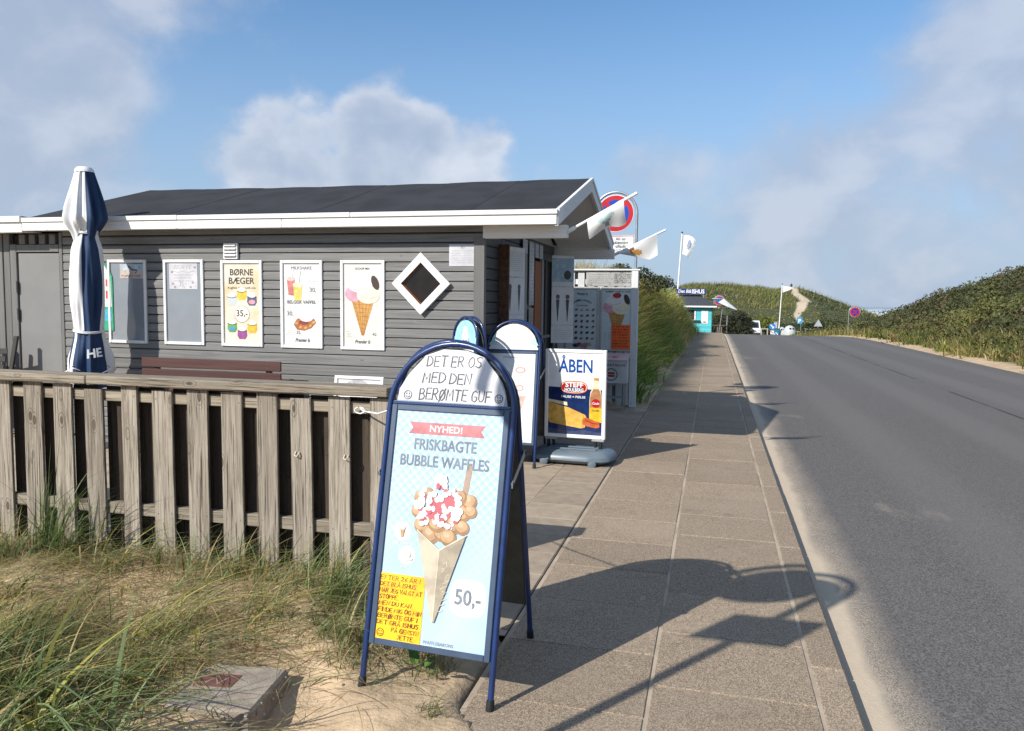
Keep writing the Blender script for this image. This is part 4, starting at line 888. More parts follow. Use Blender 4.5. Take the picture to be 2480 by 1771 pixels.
# ------------------------------------------------------------------ A boards
def aboard(label, M, rot, draw, w=.66, S=1.63, rear=.78, rshift=-.06, group='blue A boards', header=None, panel_mat=None, htop=1.315, zb=.20):
    t = thing('a_board_sign', label, 'sign', (M[0], M[1], 0), R(rot), group)
    yt = rear/2-.035; L = math.hypot(yt, S-.02); sl = math.atan2(yt, S-.02)
    r = .0145; hw = w/2-r
    tf = Matrix.Rotation(-sl, 4, 'X')      # local x-z plane leaning back
    def arch(T, hw, r):
        pts = [(-hw, 0, 0), (-hw, 0, S-hw-r)] + [(-hw*math.cos(a), 0, S-hw-r+hw*math.sin(a)) for a in np.linspace(.12, math.pi-.12, 22)] + [(hw, 0, S-hw-r), (hw, 0, 0)]
        return [tuple(T @ Vector(p)) for p in pts]
    mb = MB(); mb.tube(arch(tf, hw, r), r, 12); mb.build('front_frame', bluetube, t, smooth=True)
    tb = Matrix.Translation((rshift, rear, 0)) @ Matrix.Rotation(sl*.96, 4, 'X')
    mb = MB(); mb.tube(arch(tb, hw, r), r, 12); mb.build('rear_frame', bluetube, t, smooth=True)
    for T, q in ((tf, 0), (tb, 1)):
        for x in (-hw, hw): MB(T).lathe([(r*1.25, -.004), (r*1.3, .0), (r*1.25, .045), (r, .046)], 12, x, 0).build('foot_cap', black_rub, t, smooth=True)
    # panels: rear and front
    iw = hw-r-.002
    for T, nm, sgn in ((tb, 'rear_panel', 1),):
        mb = MB(T); mb.box(-iw, iw, -.006, .006, zb, htop); 
        pts = [(-iw, htop+.012), (iw, htop+.012), (iw, S-hw-r)] + [((iw-.012)*math.cos(a), S-hw-r+(iw-.012)*math.sin(a)) for a in np.linspace(.02, math.pi-.02, 16)] + [(-iw, S-hw-r)]
        n = len(pts); mb.add([(x, -.004, z) for x, z in pts]+[(x, .004, z) for x, z in pts], [tuple(range(n)), tuple(range(n, 2*n))[::-1]]+[(i, n+i, n+(i+1) % n, (i+1) % n) for i in range(n)]); mb.build(nm, pm('dull_galvanised_back', (.10, .105, .095), (.07, .072, .066), 7, rough=.5, metal=.4), t)
    fw = .028
    fr = MB(tf); 
    for (x0, x1, z0, z1) in ((-iw, -iw+fw, zb, htop), (iw-fw, iw, zb, htop)): fr.cbox(x0, x1, -.012, .008, z0, z1, .003)
    for (z0, z1) in ((zb, zb+fw), (htop-fw, htop)): fr.cbox(-iw+fw+.0004, iw-fw-.0004, -.012, .008, z0, z1, .003)
    fr.build('panel_frame', pm('slate_blue_profile', (.055, .085, .14), (.045, .07, .12), 9, rough=.35), t)
    pn = MB(tf).box(-iw+fw*.7, iw-fw*.7, -.004, .004, zb+fw*.7, htop-fw*.7).build('poster_panel', panel_mat, t)
    pts = [(-iw+.004, htop+.016), (iw-.004, htop+.016), (iw-.004, S-hw-r)] + [((iw-.016)*math.cos(a), S-hw-r+(iw-.016)*math.sin(a)) for a in np.linspace(.02, math.pi-.02, 20)] + [(-iw+.004, S-hw-r)]
    n = len(pts); mb = MB(tf); mb.add([(x, -.004, z) for x, z in pts]+[(x, .004, z) for x, z in pts], [tuple(range(n)), tuple(range(n, 2*n))[::-1]]+[(i, n+i, n+(i+1) % n, (i+1) % n) for i in range(n)])
    hd = mb.build('header_board', header, t)
    MB(tf).cbox(-iw, iw, -.010, .006, htop+.002, htop+.0135, .002).build('divider_bar', bluetube, t)
    # folding stays and hinge plates
    for x in (-hw-.020, hw+.020):
        a = tf @ Vector((x, 0, .98)); b = tb @ Vector((x, 0, 1.06)); mb = MB(); d = (b-a); m = (a+b)/2
        mb.add([(a.x, a.y-.01, a.z-.014), (b.x, b.y+.01, b.z-.014), (b.x, b.y+.01, b.z+.014), (a.x, a.y-.01, a.z+.014), (a.x+.004, a.y-.01, a.z-.014), (b.x+.004, b.y+.01, b.z-.014), (b.x+.004, b.y+.01, b.z+.014), (a.x+.004, a.y-.01, a.z+.014)], [(0, 1, 2, 3), (7, 6, 5, 4), (0, 4, 5, 1), (2, 6, 7, 3), (1, 5, 6, 2), (3, 7, 4, 0)]); mb.build('stay', steel, t)
        for p in (a, b): MB(Matrix.Translation(p) @ Matrix.Rotation(R(90), 4, 'Y')).lathe([(.009, -.006), (.009, .008)], 10).build('bolt', black_rub, t)
    T = tf @ Matrix.Translation((0, -.0042, 0)); draw(t, pn, hd, T); return t, t.matrix_world, T

def m_bluescale():  # pale blues include the sky glare lying over the poster
    t = NT('pale_blue_scale_print'); w = t.coord('Object', (1, 1, 1), False)
    mp = t.N.new('ShaderNodeMapping'); mp.inputs['Rotation'].default_value = (0, R(45), 0); t.L.new(w, mp.inputs[0])
    def tri(i):
        x = sepx(t, mp.outputs[0], i); f = t.math('FRACT', t.math('MULTIPLY', x, 33.)); return f
    s = t.math('ADD', t.math('MULTIPLY', tri(0), .5), t.math('MULTIPLY', tri(2), .5)); 
    Z = sepx(t, w, 2); fade = t.rng(Z, .45, .95)
    base = t.mix(t.rng(t.noise(w, 2.2, 3), .35, .7), (.38, .53, .68), (.50, .62, .72))
    dark = t.mix(t.rng(s, .15, .85), (.60, .68, .74), (.29, .45, .60))
    c = t.mix(t.math('MULTIPLY', fade, .62), base, dark)
    t.bump(t.noise(w, 5, 4), .35, .006)
    return t.done(c, .16, .5, 0, .5)
def draw_front(t, pn, hd, T):  # print colours paled to carry the sky's reflected wash
    mb = MB(T); mb.m = 0; mb.poly([(-.20, 1.235), (.185, 1.235), (.165, 1.208), (.185, 1.18), (-.20, 1.18), (-.18, 1.208)], 1); mb.build('ribbon', flat('ribbon_red', (.60, .22, .22), .2, .4), pn)
    mb = MB(T); mb.text('NYHED!', .043, -.01, 1.193, 3, 'c', B2, width=.165); mb.build('lettering', flat('poster_paper', (.80, .79, .79), .2, .4), pn)
    mb = MB(T); mb.text('FRISKBAGTE', .072, -.008, 1.108, 2, 'c', B2, width=.315); mb.text('BUBBLE WAFFLES', .072, -.006, 1.03, 2, 'c', B2, width=.45); mb.text('50,-', .095, .17, .43, 4, 'c', B2, width=.125); mb.text('WAFFLEBARONS', .022, .045, .236, 2, 'c', width=.15); mb.text('waffle', .032, -.0, .615, 6, 'c', 0, .25, width=.05); mb.build('lettering', flat('slate_print', (.22, .245, .28), .2, .4), pn)
    mb = MB(T); mb.text('BARONS', .026, .0, .585, 6, 'c', B2, width=.085); mb.build('lettering', flat('rose_print', (.55, .2, .19), .2, .4), pn)
    mb = MB(T); mb.m = 0; pts = []
    for i in range(32):
        a = 2*math.pi*i/32; c_, s_ = math.cos(a), math.sin(a); pts.append((.17+.088*math.copysign(abs(c_)**.62, c_), .46+.082*math.copysign(abs(s_)**.62, s_)))
    mb.poly(pts, 1); mb.cut(); mb.ell(-.183, .722, .043, .043, 1); mb.cut(); mb.ell(-.15, .615, .043, .043, 1); mb.text('BUBBLE WAFFLE', .018, -.18, .66, 2, 'c', width=.095); mb.text('SOFTICE', .018, -.15, .553, 2, 'c', width=.055); mb.build('white_badges', flat('poster_paper', (.80, .79, .79), .2, .4), pn)
    mb = MB(T)     # bubble waffle in a paper cone
    rd = random.Random(4)
    mb.m = 0; mb.poly([(.095, .90), (.125, .90), (.14, 1.045), (.112, 1.045)], 1); mb.ell(.126, 1.045, .014, .006, 1)
    bub = [(-.105, .885, .035), (-.11, .825, .038), (-.085, .76, .042), (-.04, .72, .045), (.02, .735, .045), (.075, .775, .043), (.11, .83, .04), (.14, .885, .036), (.15, .84, .03), (-.01, .78, .05), (.05, .715, .04), (.115, .765, .034), (.09, .90, .035), (-.07, .905, .03)]
    for i, (x, z, r) in enumerate(bub):
        mb.m = 1; mb.ell(x, z, r, r*.96, 2+i*.12); mb.m = 2; mb.ell(x-.005, z+.007, r*.82, r*.75, 2.06+i*.12); mb.m = 3; mb.ell(x-.010, z+.014, r*.42, r*.34, 2.09+i*.12, 14)
    mb.m = 4; mb.poly([(-.09, .90), (.085, .905), (.06, .82), (.0, .755), (-.04, .80)], 4.2)
    for i in range(120):
        f = rd.random(); z = .765+.225*f; hw = .035+.065*math.sin(min(1., .15+f*.95)*math.pi)
        x = -.01+rd.uniform(-hw, hw)*(1.15 if f < .75 else .6); mb.m = 5 if rd.random() < .80 else (4 if rd.random() < .6 else 6); mb.ell(x, z, rd.uniform(.010, .018), rd.uniform(.009, .015), 4.4+i*.02, 9, rot=rd.random()*3)
    mb.m = 7; mb.poly([(-.105, .735), (.012, .655), (.010, .335), (.004, .335)], 6.2); mb.m = 8; mb.poly([(.012, .655), (.138, .735), (.018, .335), (.010, .335)], 6.2); mb.m = 9
    mb.ribbon([(-.105, .735), (.012, .655), (.138, .735)], .006, 6.5); mb.ribbon([(.012, .655), (.010, .34)], .004, 6.5)
    for i in range(9): mb.ribbon([(.03+rd.random()*.04, .60-i*.025), (.05+rd.random()*.04*(1-i/10), .61-i*.027), (.035+rd.random()*.03, .585-i*.025)], .0025, 6.5)
    mb.m = 2; mb.poly([(-.188, .695), (-.178, .695), (-.17, .735), (-.196, .735)], 2); mb.m = 6; mb.ell(-.183, .738, .013, .01, 2.4); mb.ell(-.15, .62, .022, .014, 2); mb.ell(-.143, .60, .025, .009, 2)
    pc = lambda n, c: flat(n, c, .2, .4)
    mb.build('waffle_picture', [pc('wafer', (.42, .30, .22)), pc('bubble_edge', (.38, .22, .11)), pc('bubble_mid', (.56, .36, .20)), pc('bubble_light', (.64, .46, .29)), pc('berry', (.55, .14, .16)), pc('popcorn', (.80, .76, .74)), pc('popcorn_shade', (.66, .58, .54)), pc('paper_cone_light', (.58, .49, .37)), pc('paper_cone_shade', (.40, .34, .25)), pc('paper_cone_edge', (.70, .62, .50))], pn)
    # header: taped white paper with hand lettering
    mb = MB(T); mb.m = 0; hp = [(-.275, 1.335), (.265, 1.333), (.27, 1.38), (.225, 1.47), (.15, 1.555), (.06, 1.585), (-.06, 1.588), (-.15, 1.555), (-.23, 1.46), (-.272, 1.39)]; mb.poly(hp, 1); po = mb.build('taped_paper', paper, hd)
    mb = MB(T); mb.hand('DET ER OS', .048, -.14, 1.505, 3, .0042, width=.285, seed=2); mb.hand('MED DEN', .048, -.155, 1.425, 3, .0042, width=.255, seed=3); mb.hand('BERØMTE GUF', .052, -.165, 1.345, 3, .0042, width=.37, seed=4); mb.smiley(-.225, 1.362, .020, 3); mb.smiley(.238, 1.365, .019, 3, .0036); mb.build('hand_lettering', flat('marker_black', (.03, .03, .035)), hd)
hdr = pm('faded_header_plastic', (.28, .34, .42), (.22, .27, .34), 5, rough=.2)
AB1, mw, AT = aboard('large blue framed A board advertising bubble waffles, nearest the camera', (-1.204, 3.195), -4.5, draw_front, group='blue framed A boards', header=hdr, panel_mat=m_bluescale())
# yellow note stuck on the poster
bpy.context.view_layer.update()
t = thing('handwritten_note', 'yellow handwritten note taped to lower left of the bubble waffle poster', 'note', mat=AB1.matrix_world @ AT @ Matrix.Translation((-.1615, -.0012, .225)))
ty = NT('yellow_note_paper'); w_ = ty.coord('Object', (1, 1, 1), False); yn = ty.done(ty.mix(ty.rng(ty.noise(w_, 9, 4), .4, .68), (.88, .56, .02), (.86, .40, .02)), .3, .5, 0, .3)
MB().box(-.118, .118, -.0006, 0, 0, .30).build('paper_sheet', yn, t)
mb = MB()
for k, (s_, x, wd) in enumerate((('EFTER 26 ÅR I', -.108, .205), ('DET BLÅ ISHUS', -.108, .185), ('HAR JEG VALGT AT', -.108, .218), ('STOPPE.', -.106, .10), ('MEN DU KAN', -.106, .17), ('FINDE MIG OG MIN', -.106, .222), ('BERØMTE GUF I', -.106, .205), ('DET GRÅ ISHUS', -.108, .215), ('PÅ GENSYN', -.03, .142), ('JETTE', .0, .085))):
    mb.hand(s_, .0185, x, .270-k*.0288, 2, .0026, width=wd, seed=k)
mb.smiley(-.085, .032, .017, 2, .0025); mb.build('hand_lettering', flat('red_brown_marker', (.16, .025, .01)), t)

def draw_second(t, pn, hd, T):  # faint print tones with the glare put into the colour
    mb = MB(T); mb.m = 0; mb.text('PREMIER IS', .03, 0, 1.19, 2, 'c', B2, width=.22); mb.cut(); mb.m = 1; mb.ell(-.13, 1.08, .05, .025, 2); mb.cut(); mb.m = 2; mb.ring(.09, 1.06, .05, .028, .016, 2); mb.cut(); mb.ring(.09, .86, .04, .03, .012, 2); mb.m = 3; mb.ell(.0, .93, .13, .11, 1.5); mb.m = 4; mb.poly([(.06, .50), (.075, .50), (.17, .78), (-.02, .78)], 2); mb.m = 0; mb.text('50', .05, .17, .26, 2)
    mb.build('ice_print', [flat('ghost_grey', (.44, .44, .44)), flat('ghost_dark', (.33, .32, .32)), flat('ghost_coral', (.66, .36, .30)), flat('ghost_cream', (.70, .66, .60)), flat('ghost_rose', (.60, .45, .36))], pn)
    mb = MB(T)
    for sx in (-1, 1): mb.poly([(sx*.278, 1.335), (sx*.17, 1.335), (sx*.23, 1.42)], 1)
    mb.segs = [(3, 1), (3, 1)]; mb.build('header_print', flat('pale_cyan', (.45, .72, .78)), hd)
wp = flat('glare_white_poster', (.76, .755, .74), .25, .2)  # near white ground stands in for sun glare on the poster
aboard('blue framed A board with glare washed white poster, standing left of the open sign', (-2.11, 8.12), 3, draw_second, w=.62, S=1.62, rear=.75, rshift=0, group='blue framed A boards', header=wp, panel_mat=wp, htop=1.27, zb=.24)
def draw_third(t, pn, hd, T):
    mb = MB(T); mb.m = 0; mb.ell(0, 1.47, .045, .05, 2); mb.ell(.0, 1.41, .06, .045, 2); mb.m = 1; mb.ribbon([(-.02, 1.40), (-.02, 1.36), (.02, 1.36), (.02, 1.40)], .008, 3); mb.m = 2; mb.text('PREMIER IS', .04, 0, 1.335, 3, 'c', B2, width=.16)
    mb.build('header_print', [flat('mascot_white', (.80, .80, .80)), blackink, flat('logo_red', (.60, .03, .05))], hd)
aboard('small blue framed A board with pale cyan header, half hidden behind the glare washed one', (-2.62, 8.0), -36, draw_third, w=.46, S=1.63, rear=.24, rshift=0, group='blue framed A boards', header=flat('cyan_header', (.35, .66, .78), .25, .2), panel_mat=wp, htop=1.30, zb=.24)

# ------------------------------------------------------------------ swinging open sign on a water filled base
def open_sign():
    t = thing('pavement_sign', 'white framed open sign with hot dog picture on a grey plastic water base', 'sign', (-1.47, 8.66, 0), R(-3))
    gp = pm('blue_grey_plastic', (.125, .165, .20), (.105, .14, .17), 5, rough=.38, bump=.15, bs=60)
    # base: lofted rounded tub
    prof = [(.43, .27, .035), (.47, .31, .06), (.46, .305, .10), (.42, .27, .135), (.37, .20, .155)]
    V = []; F = []; n = 32
    for (a, b, z) in [(.40, .25, .02)]+prof:
        for i in range(n):
            an = 2*math.pi*i/n; c_, s_ = math.cos(an), math.sin(an); V.append((a*math.copysign(abs(c_)**.5, c_), b*math.copysign(abs(s_)**.55, s_), z))
    for k in range(len(prof)):
        for i in range(n): F.append((k*n+i, k*n+(i+1) % n, (k+1)*n+(i+1) % n, (k+1)*n+i))
    F.append(tuple(range(n))[::-1]); F.append(tuple(len(prof)*n+i for i in range(n)))
    MB().add(V, F).build('base', gp, t, smooth=True)
    for y in (-.13, 0, .13): MB().cbox(-.28, .28, y-.022, y+.022, .150, .170, .008).build('base_rib', gp, t)
    for x in (-.28, .26): MB(Matrix.Translation((x, -.27, .035)) @ Matrix.Rotation(R(90), 4, 'X')).lathe([(.03, -.03), (.045, -.022), (.045, .022), (.03, .03)], 16).build('wheel', gp, t, smooth=True)
    for x in (-.27, .27):
        for q in (-.03, .03): MB().lathe([(.018, .13), (.018, .30)], 12, x+q, 0).build('spring', black_rub, t, smooth=True)
        MB().cbox(x-.07, x+.07, -.03, .03, .236, .262, .006).build('bracket', pm('grey_bracket', (.30, .32, .33), rough=.4), t)
    w, h, z0, fw = .70, 1.0, .262, .042
    pt = MB().box(-w/2+fw*.7, w/2-fw*.7, -.014, .014, z0+fw*.7, z0+h-fw*.7).build('poster_panel', flat('poster_white2', (.82, .82, .81), .15, .3), t)
    for x0 in (-w/2, w/2-fw): MB().cbox(x0, x0+fw, -.024, .024, z0, z0+h, .007).build('frame_bar', frame_w, t)
    for zz in (z0, z0+h-fw): MB().cbox(-w/2+fw+.0005, w/2-fw-.0005, -.024, .024, zz, zz+fw, .007).build('frame_bar', frame_w, t)
    T = Matrix.Translation((0, -.0145, z0)); pc = lambda n, c: flat(n, c, .15, .3)
    x0, x1 = -w/2+fw, w/2-fw
    mb = MB(T); mb.m = 0; mb.poly([(x0, fw), (x1, fw), (x1, .555), (x0, .575)], 1)
    mb.m = 1; mb.poly([(x0, .20), (x0+.02, .165), (.07, .115), (.115, .125), (.145, .22), (.12, .27), (-.07, .345), (x0, .40)], 3); mb.m = 2; mb.poly([(x0, .435), (-.09, .405), (-.085, .365), (x0+.05, .395), (x0, .40)], 4); mb.m = 6; mb.ribbon([(-.265, .20), (-.26, .30), (-.22, .37)], .008, 4.4); mb.ribbon([(.105, .125), (.085, .19), (.105, .265)], .008, 4.4)
    mb.m = 3; mb.poly([(.085, .165), (.13, .145), (.25, .125), (.285, .14), (.28, .20), (.24, .205), (.12, .245), (.10, .225)], 5); mb.m = 4; mb.ribbon([(.13, .21), (.20, .18), (.265, .175)], .010, 6)
    mb.m = 2; mb.poly([(.165, .205), (.305, .19), (.305, .45), (.295, .54), (.262, .60), (.262, .67), (.215, .67), (.21, .60), (.175, .53), (.165, .44)], 2)
    mb.m = 5; mb.poly([(.170, .27), (.302, .26), (.302, .45), (.292, .52), (.265, .565), (.213, .565), (.183, .52), (.170, .45)], 2.5); mb.m = 7; mb.poly([(.166, .20), (.304, .19), (.304, .35), (.166, .36)], 2.8); mb.m = 8; mb.ell(.238, .405, .048, .05, 3.2); mb.m = 6; mb.poly([(.212, .66), (.266, .66), (.266, .69), (.212, .69)], 3)
    mb.m = 9; mb.poly([(x0, fw), (x1, fw), (x1, .075), (.1, .10), (-.05, .075), (x0, .11)], 1.6)
    mb.m = 8; pts = [(-.015+.155*math.copysign(abs(math.cos(a))**.75, math.cos(a)), .575+.073*math.copysign(abs(math.sin(a))**.75, math.sin(a))) for a in np.linspace(0, 2*math.pi, 36, endpoint=False)]; mb.poly(pts, 3)
    mb.m = 2; mb.poly([(-.015+(x+.015)*.95, .575+(z-.575)*.90) for x, z in pts], 3.4); mb.m = 8; mb.poly([(-.015+(x+.015)*.90, .575+(z-.575)*.80) for x, z in pts], 3.8); mb.m = 0; mb.poly([(-.12, .575), (.09, .575), (.08, .535), (.04, .522), (-.07, .522), (-.11, .535)], 4.1)
    mb.build('hot_dog_picture', [pc('navy_print', (.012, .03, .115)), pc('bun', (.78, .46, .10)), pc('bun_light', (.82, .72, .48)), pc('sausage', (.58, .14, .045)), pc('ketchup', (.40, .03, .015)), pc('cocoa', (.45, .22, .11)), pc('crust', (.58, .27, .05)), pc('label_yellow', (.80, .52, .04)), pc('label_red', (.48, .02, .02)), pc('navy_pale', (.05, .07, .16))], pt)
    mb = MB(T); mb.text('ÅBEN', .205, .0, .745, 2, 'c', B2, width=.385); mb.build('lettering', pc('cobalt_print', (.012, .085, .36)), pt)
    mb = MB(T); mb.text('STEFF', .075, -.01, .577, 6.5, 'c', .03, width=.205); mb.text('HOULBERG', .055, -.012, .527, 6.5, 'c', .03, width=.215); mb.text('PAUSE = PØLSE', .036, -.02, .455, 3, 'c', B2, width=.275); mb.text('Cocio', .04, .238, .392, 5, 'c', B2, .2, width=.08); mb.build('lettering', pc('white_print', (.82, .82, .82)), pt)
    mb = MB(T); mb.text('CLASSIC', .026, .238, .315, 5, 'c', B2, width=.085); mb.build('lettering', pc('cocoa_ink', (.12, .05, .02)), pt)
open_sign()

# ------------------------------------------------------------------ pale grey fence behind with menu posters
def grey_fence():
    FY = 13.5
    t = thing('grey_fence', 'pale grey board fence with cap rail behind the hut, carrying menu posters', 'fence', (0, 0, 0))
    MB().cbox(-2.8, -1.215, FY-.05, FY+.13, 2.335, 2.365, .005).build('cap_rail', ltgrey_v, t)
    x = -2.80
    while x < -1.45:
        MB().cbox(x, x+.115, FY, FY+.02, .03, 2.33, .003).build('slat', ltgrey_v, t)
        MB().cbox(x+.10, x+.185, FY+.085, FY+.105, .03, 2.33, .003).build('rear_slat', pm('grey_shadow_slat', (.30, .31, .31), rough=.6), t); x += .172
    MB().cbox(-1.36, -1.245, FY-.045, FY+.11, 0, 2.33, .006).build('post', ltgrey_v, t); MB().cbox(-1.46, -1.37, FY, FY+.02, .03, 2.33, .003).build('slat', ltgrey_v, t)
    for z in (.36, 1.2, 2.1): MB().cbox(-2.8, -1.37, FY+.0215, FY+.084, z, z+.09, .004).build('rail', ltgrey_v, t)
    # one face board behind the house corner at the left
    pal = flat('poster_ice_blue', (.60, .68, .70), .2, .2)
    tt, s = framed('menu_poster', 'silver framed menu poster with rows of small scoops on the pale grey fence', .585, 1.10, (-2.20, FY-.014, .96), pal, framem=frame_al, group='menu posters on the grey fence')
    mb = MB(); mb.text('Premier Is', .07, 0, .955, 3, 'c', B2, .3, width=.19); mb.text('ISVAFLER', .032, 0, .765, 3, 'c', B2, width=.19)
    mb.cut()
    for k, ch in enumerate('GAMMELDAGS'):
        a = (k-4.5)*.135; vs, fs = TXT[(ch, B2, 0)]; xm = sum(v[0] for v in vs)/len(vs); mb.add([(.25*math.sin(a)+((v[0]-xm)*math.cos(a)+v[1]*math.sin(a))*.05, -.0021, .605+.25*math.cos(a)+(-(v[0]-xm)*math.sin(a)+v[1]*math.cos(a))*.05) for v in vs], fs)
    mb.build('lettering', flat('dark_teal_ink', (.03, .05, .055)), s)
    mb = MB(); rd = random.Random(5)
    for i in range(5):
        for j in range(6):
            x, z = -.20+i*.098, .70-j*.098; mb.m = rd.choice([0, 0, 1, 2, 3]); mb.ell(x, z, .030, .020, 2, 12, rot=rd.random()); mb.m = rd.choice([0, 1, 4]); mb.ell(x+.006, z+.012, .020, .013, 3, 10)
    for (x, z, m) in ((-.10, .085, 0), (-.04, .10, 1), (.02, .085, 5), (.07, .10, 5), (.12, .11, 4), (.04, .06, 5)): mb.m = m; mb.ell(x, z, .055, .035, 3+m*.2, 14)
    mb.build('scoop_picture', [flat('scoop_brown', (.05, .035, .03)), flat('scoop_plum', (.20, .06, .09)), flat('scoop_grey', (.28, .28, .27)), flat('scoop_tan', (.40, .30, .2)), flat('scoop_green', (.50, .52, .36)), flat('scoop_pink', (.55, .22, .29))], s)
    tt, s = framed('menu_poster', 'silver framed poster with large ice cream cone on the pale grey fence', .585, 1.10, (-1.59, FY-.014, .96), pal, framem=frame_al, group='menu posters on the grey fence')
    mb = MB(); mb.text('GAMMELDAGS IS / GUF', .04, 0, 1.005, 3, 'c', B2, width=.42)
    for q in range(8): mb.scribble(-.22, -.19, .2+q*.016, .008, 3, .0016, 90+q); mb.scribble(-.14, -.12, .2+q*.016, .008, 3, .0016, 99+q)
    mb.build('lettering', flat('dark_teal_ink', (.03, .05, .055)), s)
    mb = MB(); cone_pic(mb, -.01, .235, .76, CI); mb.m = 7; mb.ell(-.01, .955, .075, .045, 8); mb.build('cone_picture', CONEM + [flat('guf_red', (.45, .03, .04))], s)
    t2 = thing('handwritten_note', 'bright orange handwritten note taped over the large cone poster', 'note', (-1.515, FY-.036, .995), 0)
    MB().box(-.165, .165, -.001, 0, 0, .42).build('paper_sheet', pm('orange_note_paper', (.95, .16, .02), (.90, .13, .015), 5, rough=.5), t2)
    mb = MB()
    for k, s_ in enumerate(('EFTER 26 ÅR', 'I DET BLÅ ISHUS', 'HAR JEG VALGT', 'AT STOPPE', 'MEN DU KAN', 'FINDE MIG OG MIN', 'BERØMTE GUF I', 'DET GRÅ ISHUS')): mb.hand(s_, .026, -.15, .375-k*.048, 3, .0045, width=.28, seed=k+20)
    mb.build('hand_lettering', flat('dark_red_marker', (.14, .008, .004)), t2)
    t3 = thing('notice_board', 'pale grey board with two handwritten notices at the top of the grey fence', 'notice', (-1.69, FY-.004, 2.075))
    MB().cbox(-.45, .44, -.008, 0, 0, .245, .002).build('board', pm('pale_notice', (.42, .42, .41), rough=.5), t3)
    mb = MB(Matrix.Translation((0, -.0085, 0)))
    for k, s_ in enumerate(('HEJ', 'JEG ER STOPPET I', 'DET BLÅ ISHUS', 'MEN DU KAN FINDE', 'MIG OG MIN GUF', 'I DET GRÅ ISHUS', 'JETTE')): mb.hand(s_, .022, .03+(.28 if k == 6 else .1 if k == 0 else 0), .215-k*.033, 1, .0042, width=.36 if 0 < k < 6 else .1, seed=k+40)
    for k in range(5): mb.scribble(-.40, -.05, .185-k*.035, .020, 1, .0034, 70+k)
    mb.smiley(-.36, .022, .016, 1); mb.build('hand_lettering', blackink, t3)
    for (x, z) in ((-.42, .225), (-.03, .225), (-.42, .03), (-.04, .03)): MB(Matrix.Translation((x, -.009, z)) @ Matrix.Rotation(R(90), 4, 'X')).lathe([(.006, 0), (.006, .004)], 8).build('screw', blackink, t3)
    t4 = thing('catalogue_box', 'white catalogue box with red emblem on steel legs in front of grey fence', 'catalogue box', (-1.66, 13.12, 0))
    MB().add([(-.33, -.13, .46), (.31, -.13, .46), (.31, .13, .46), (-.33, .13, .46), (-.33, -.13, .84), (.31, -.13, .84), (.31, .13, .92), (-.33, .13, .92)], [(0, 3, 2, 1), (4, 5, 6, 7), (0, 1, 5, 4), (1, 2, 6, 5), (2, 3, 7, 6), (3, 0, 4, 7)]).build('box', pm('pale_box', (.60, .62, .62), rough=.35), t4)
    lid = MB().add([(-.35, -.155, .835), (.33, -.155, .835), (.33, .14, .93), (-.35, .14, .93), (-.35, -.155, .85), (.33, -.155, .85), (.33, .14, .945), (-.35, .14, .945)], [(0, 3, 2, 1), (4, 5, 6, 7), (0, 1, 5, 4), (1, 2, 6, 5), (2, 3, 7, 6), (3, 0, 4, 7)]).build('lid', pm('pinkish_lid', (.58, .46, .47), rough=.35), t4)
    T = Matrix.Translation((0, -.1305, 0)); mb = MB(T); mb.text('KATALOG', .055, .13, .74, 1, 'c', B2, width=.30); mb.build('lettering', blackink, t4); mb = MB(T); mb.ring(.05, .60, .10, .10, .012, 1); 
    for i in range(18):
        a = i*math.pi/9; mb.ribbon([(.05+.078*math.cos(a), .60+.078*math.sin(a)), (.05+.094*math.cos(a+.1), .60+.094*math.sin(a+.1))], .008, 1)
    mb.build('lettering', blackink, t4)
    mb = MB(T); mb.poly([(-.01, .605), (.11, .605), (.10, .64), (0, .64)], 1); mb.poly([(-.01, .595), (.11, .595), (.10, .56), (0, .56)], 1); mb.build('emblem', flat('emblem_red', (.30, .02, .03)), t4)
    T = Matrix.Translation((0, -.155, .850)) @ Matrix.Rotation(math.atan2(-.295, .095)+math.pi/2*0, 4, 'X'); mb = MB(T); mb.ribbon([(-.16, .12), (.08, .12)], .02, 1); mb.poly([(.07, .08), (.17, .12), (.07, .16)], 1); mb.build('arrow_mark', flat('arrow_red', (.55, .05, .10)), t4)
    for x in (-.30, .26):
        for y in (-.10, .10): MB().cbox(x-.014, x+.014, y-.014, y+.014, 0, .46, .002).build('leg', steel, t4)
    for y in (-.10, .10): MB().cbox(-.285, .245, y-.01, y+.01, .20, .22, .002).build('stretcher', steel, t4)
grey_fence()
# dune coloured planter board at the left of the fence gap (side wing of the grey fence towards the hut)

# ------------------------------------------------------------------ road signs
def nostop(mb_parent, cx, cz, r, y=0, m=None):
    T = Matrix.Translation((0, y, 0)); red, blu, grey = pm('sign_red', (.50, .012, .016), rough=.35), pm('sign_blue', (.008, .06, .40), rough=.35), steel
    mb = MB(T @ Matrix.Translation((cx, 0, cz)) @ Matrix.Rotation(R(90), 4, 'X')); mb.lathe([(r, -.004), (r*1.012, 0), (r, .004)], 40); d = mb.build('disc', pm('sign_white', (.78, .78, .78), rough=.35), mb_parent)
    mb = MB(T @ Matrix.Translation((0, -.0045, 0))); mb.m = 0; mb.ell(cx, cz, r*.975, r*.975, 1, 40); mb.m = 1; mb.ell(cx, cz, r*.74, r*.74, 2, 40); mb.m = 0
    for a in (R(45), R(-45)): dx, dz = r*.76*math.cos(a), r*.76*math.sin(a); mb.ribbon([(cx-dx*.9, cz-dz*.9), (cx+dx*.9, cz+dz*.9)], r*.22, 3)
    mb.build('disc_print', [red, blu], d)
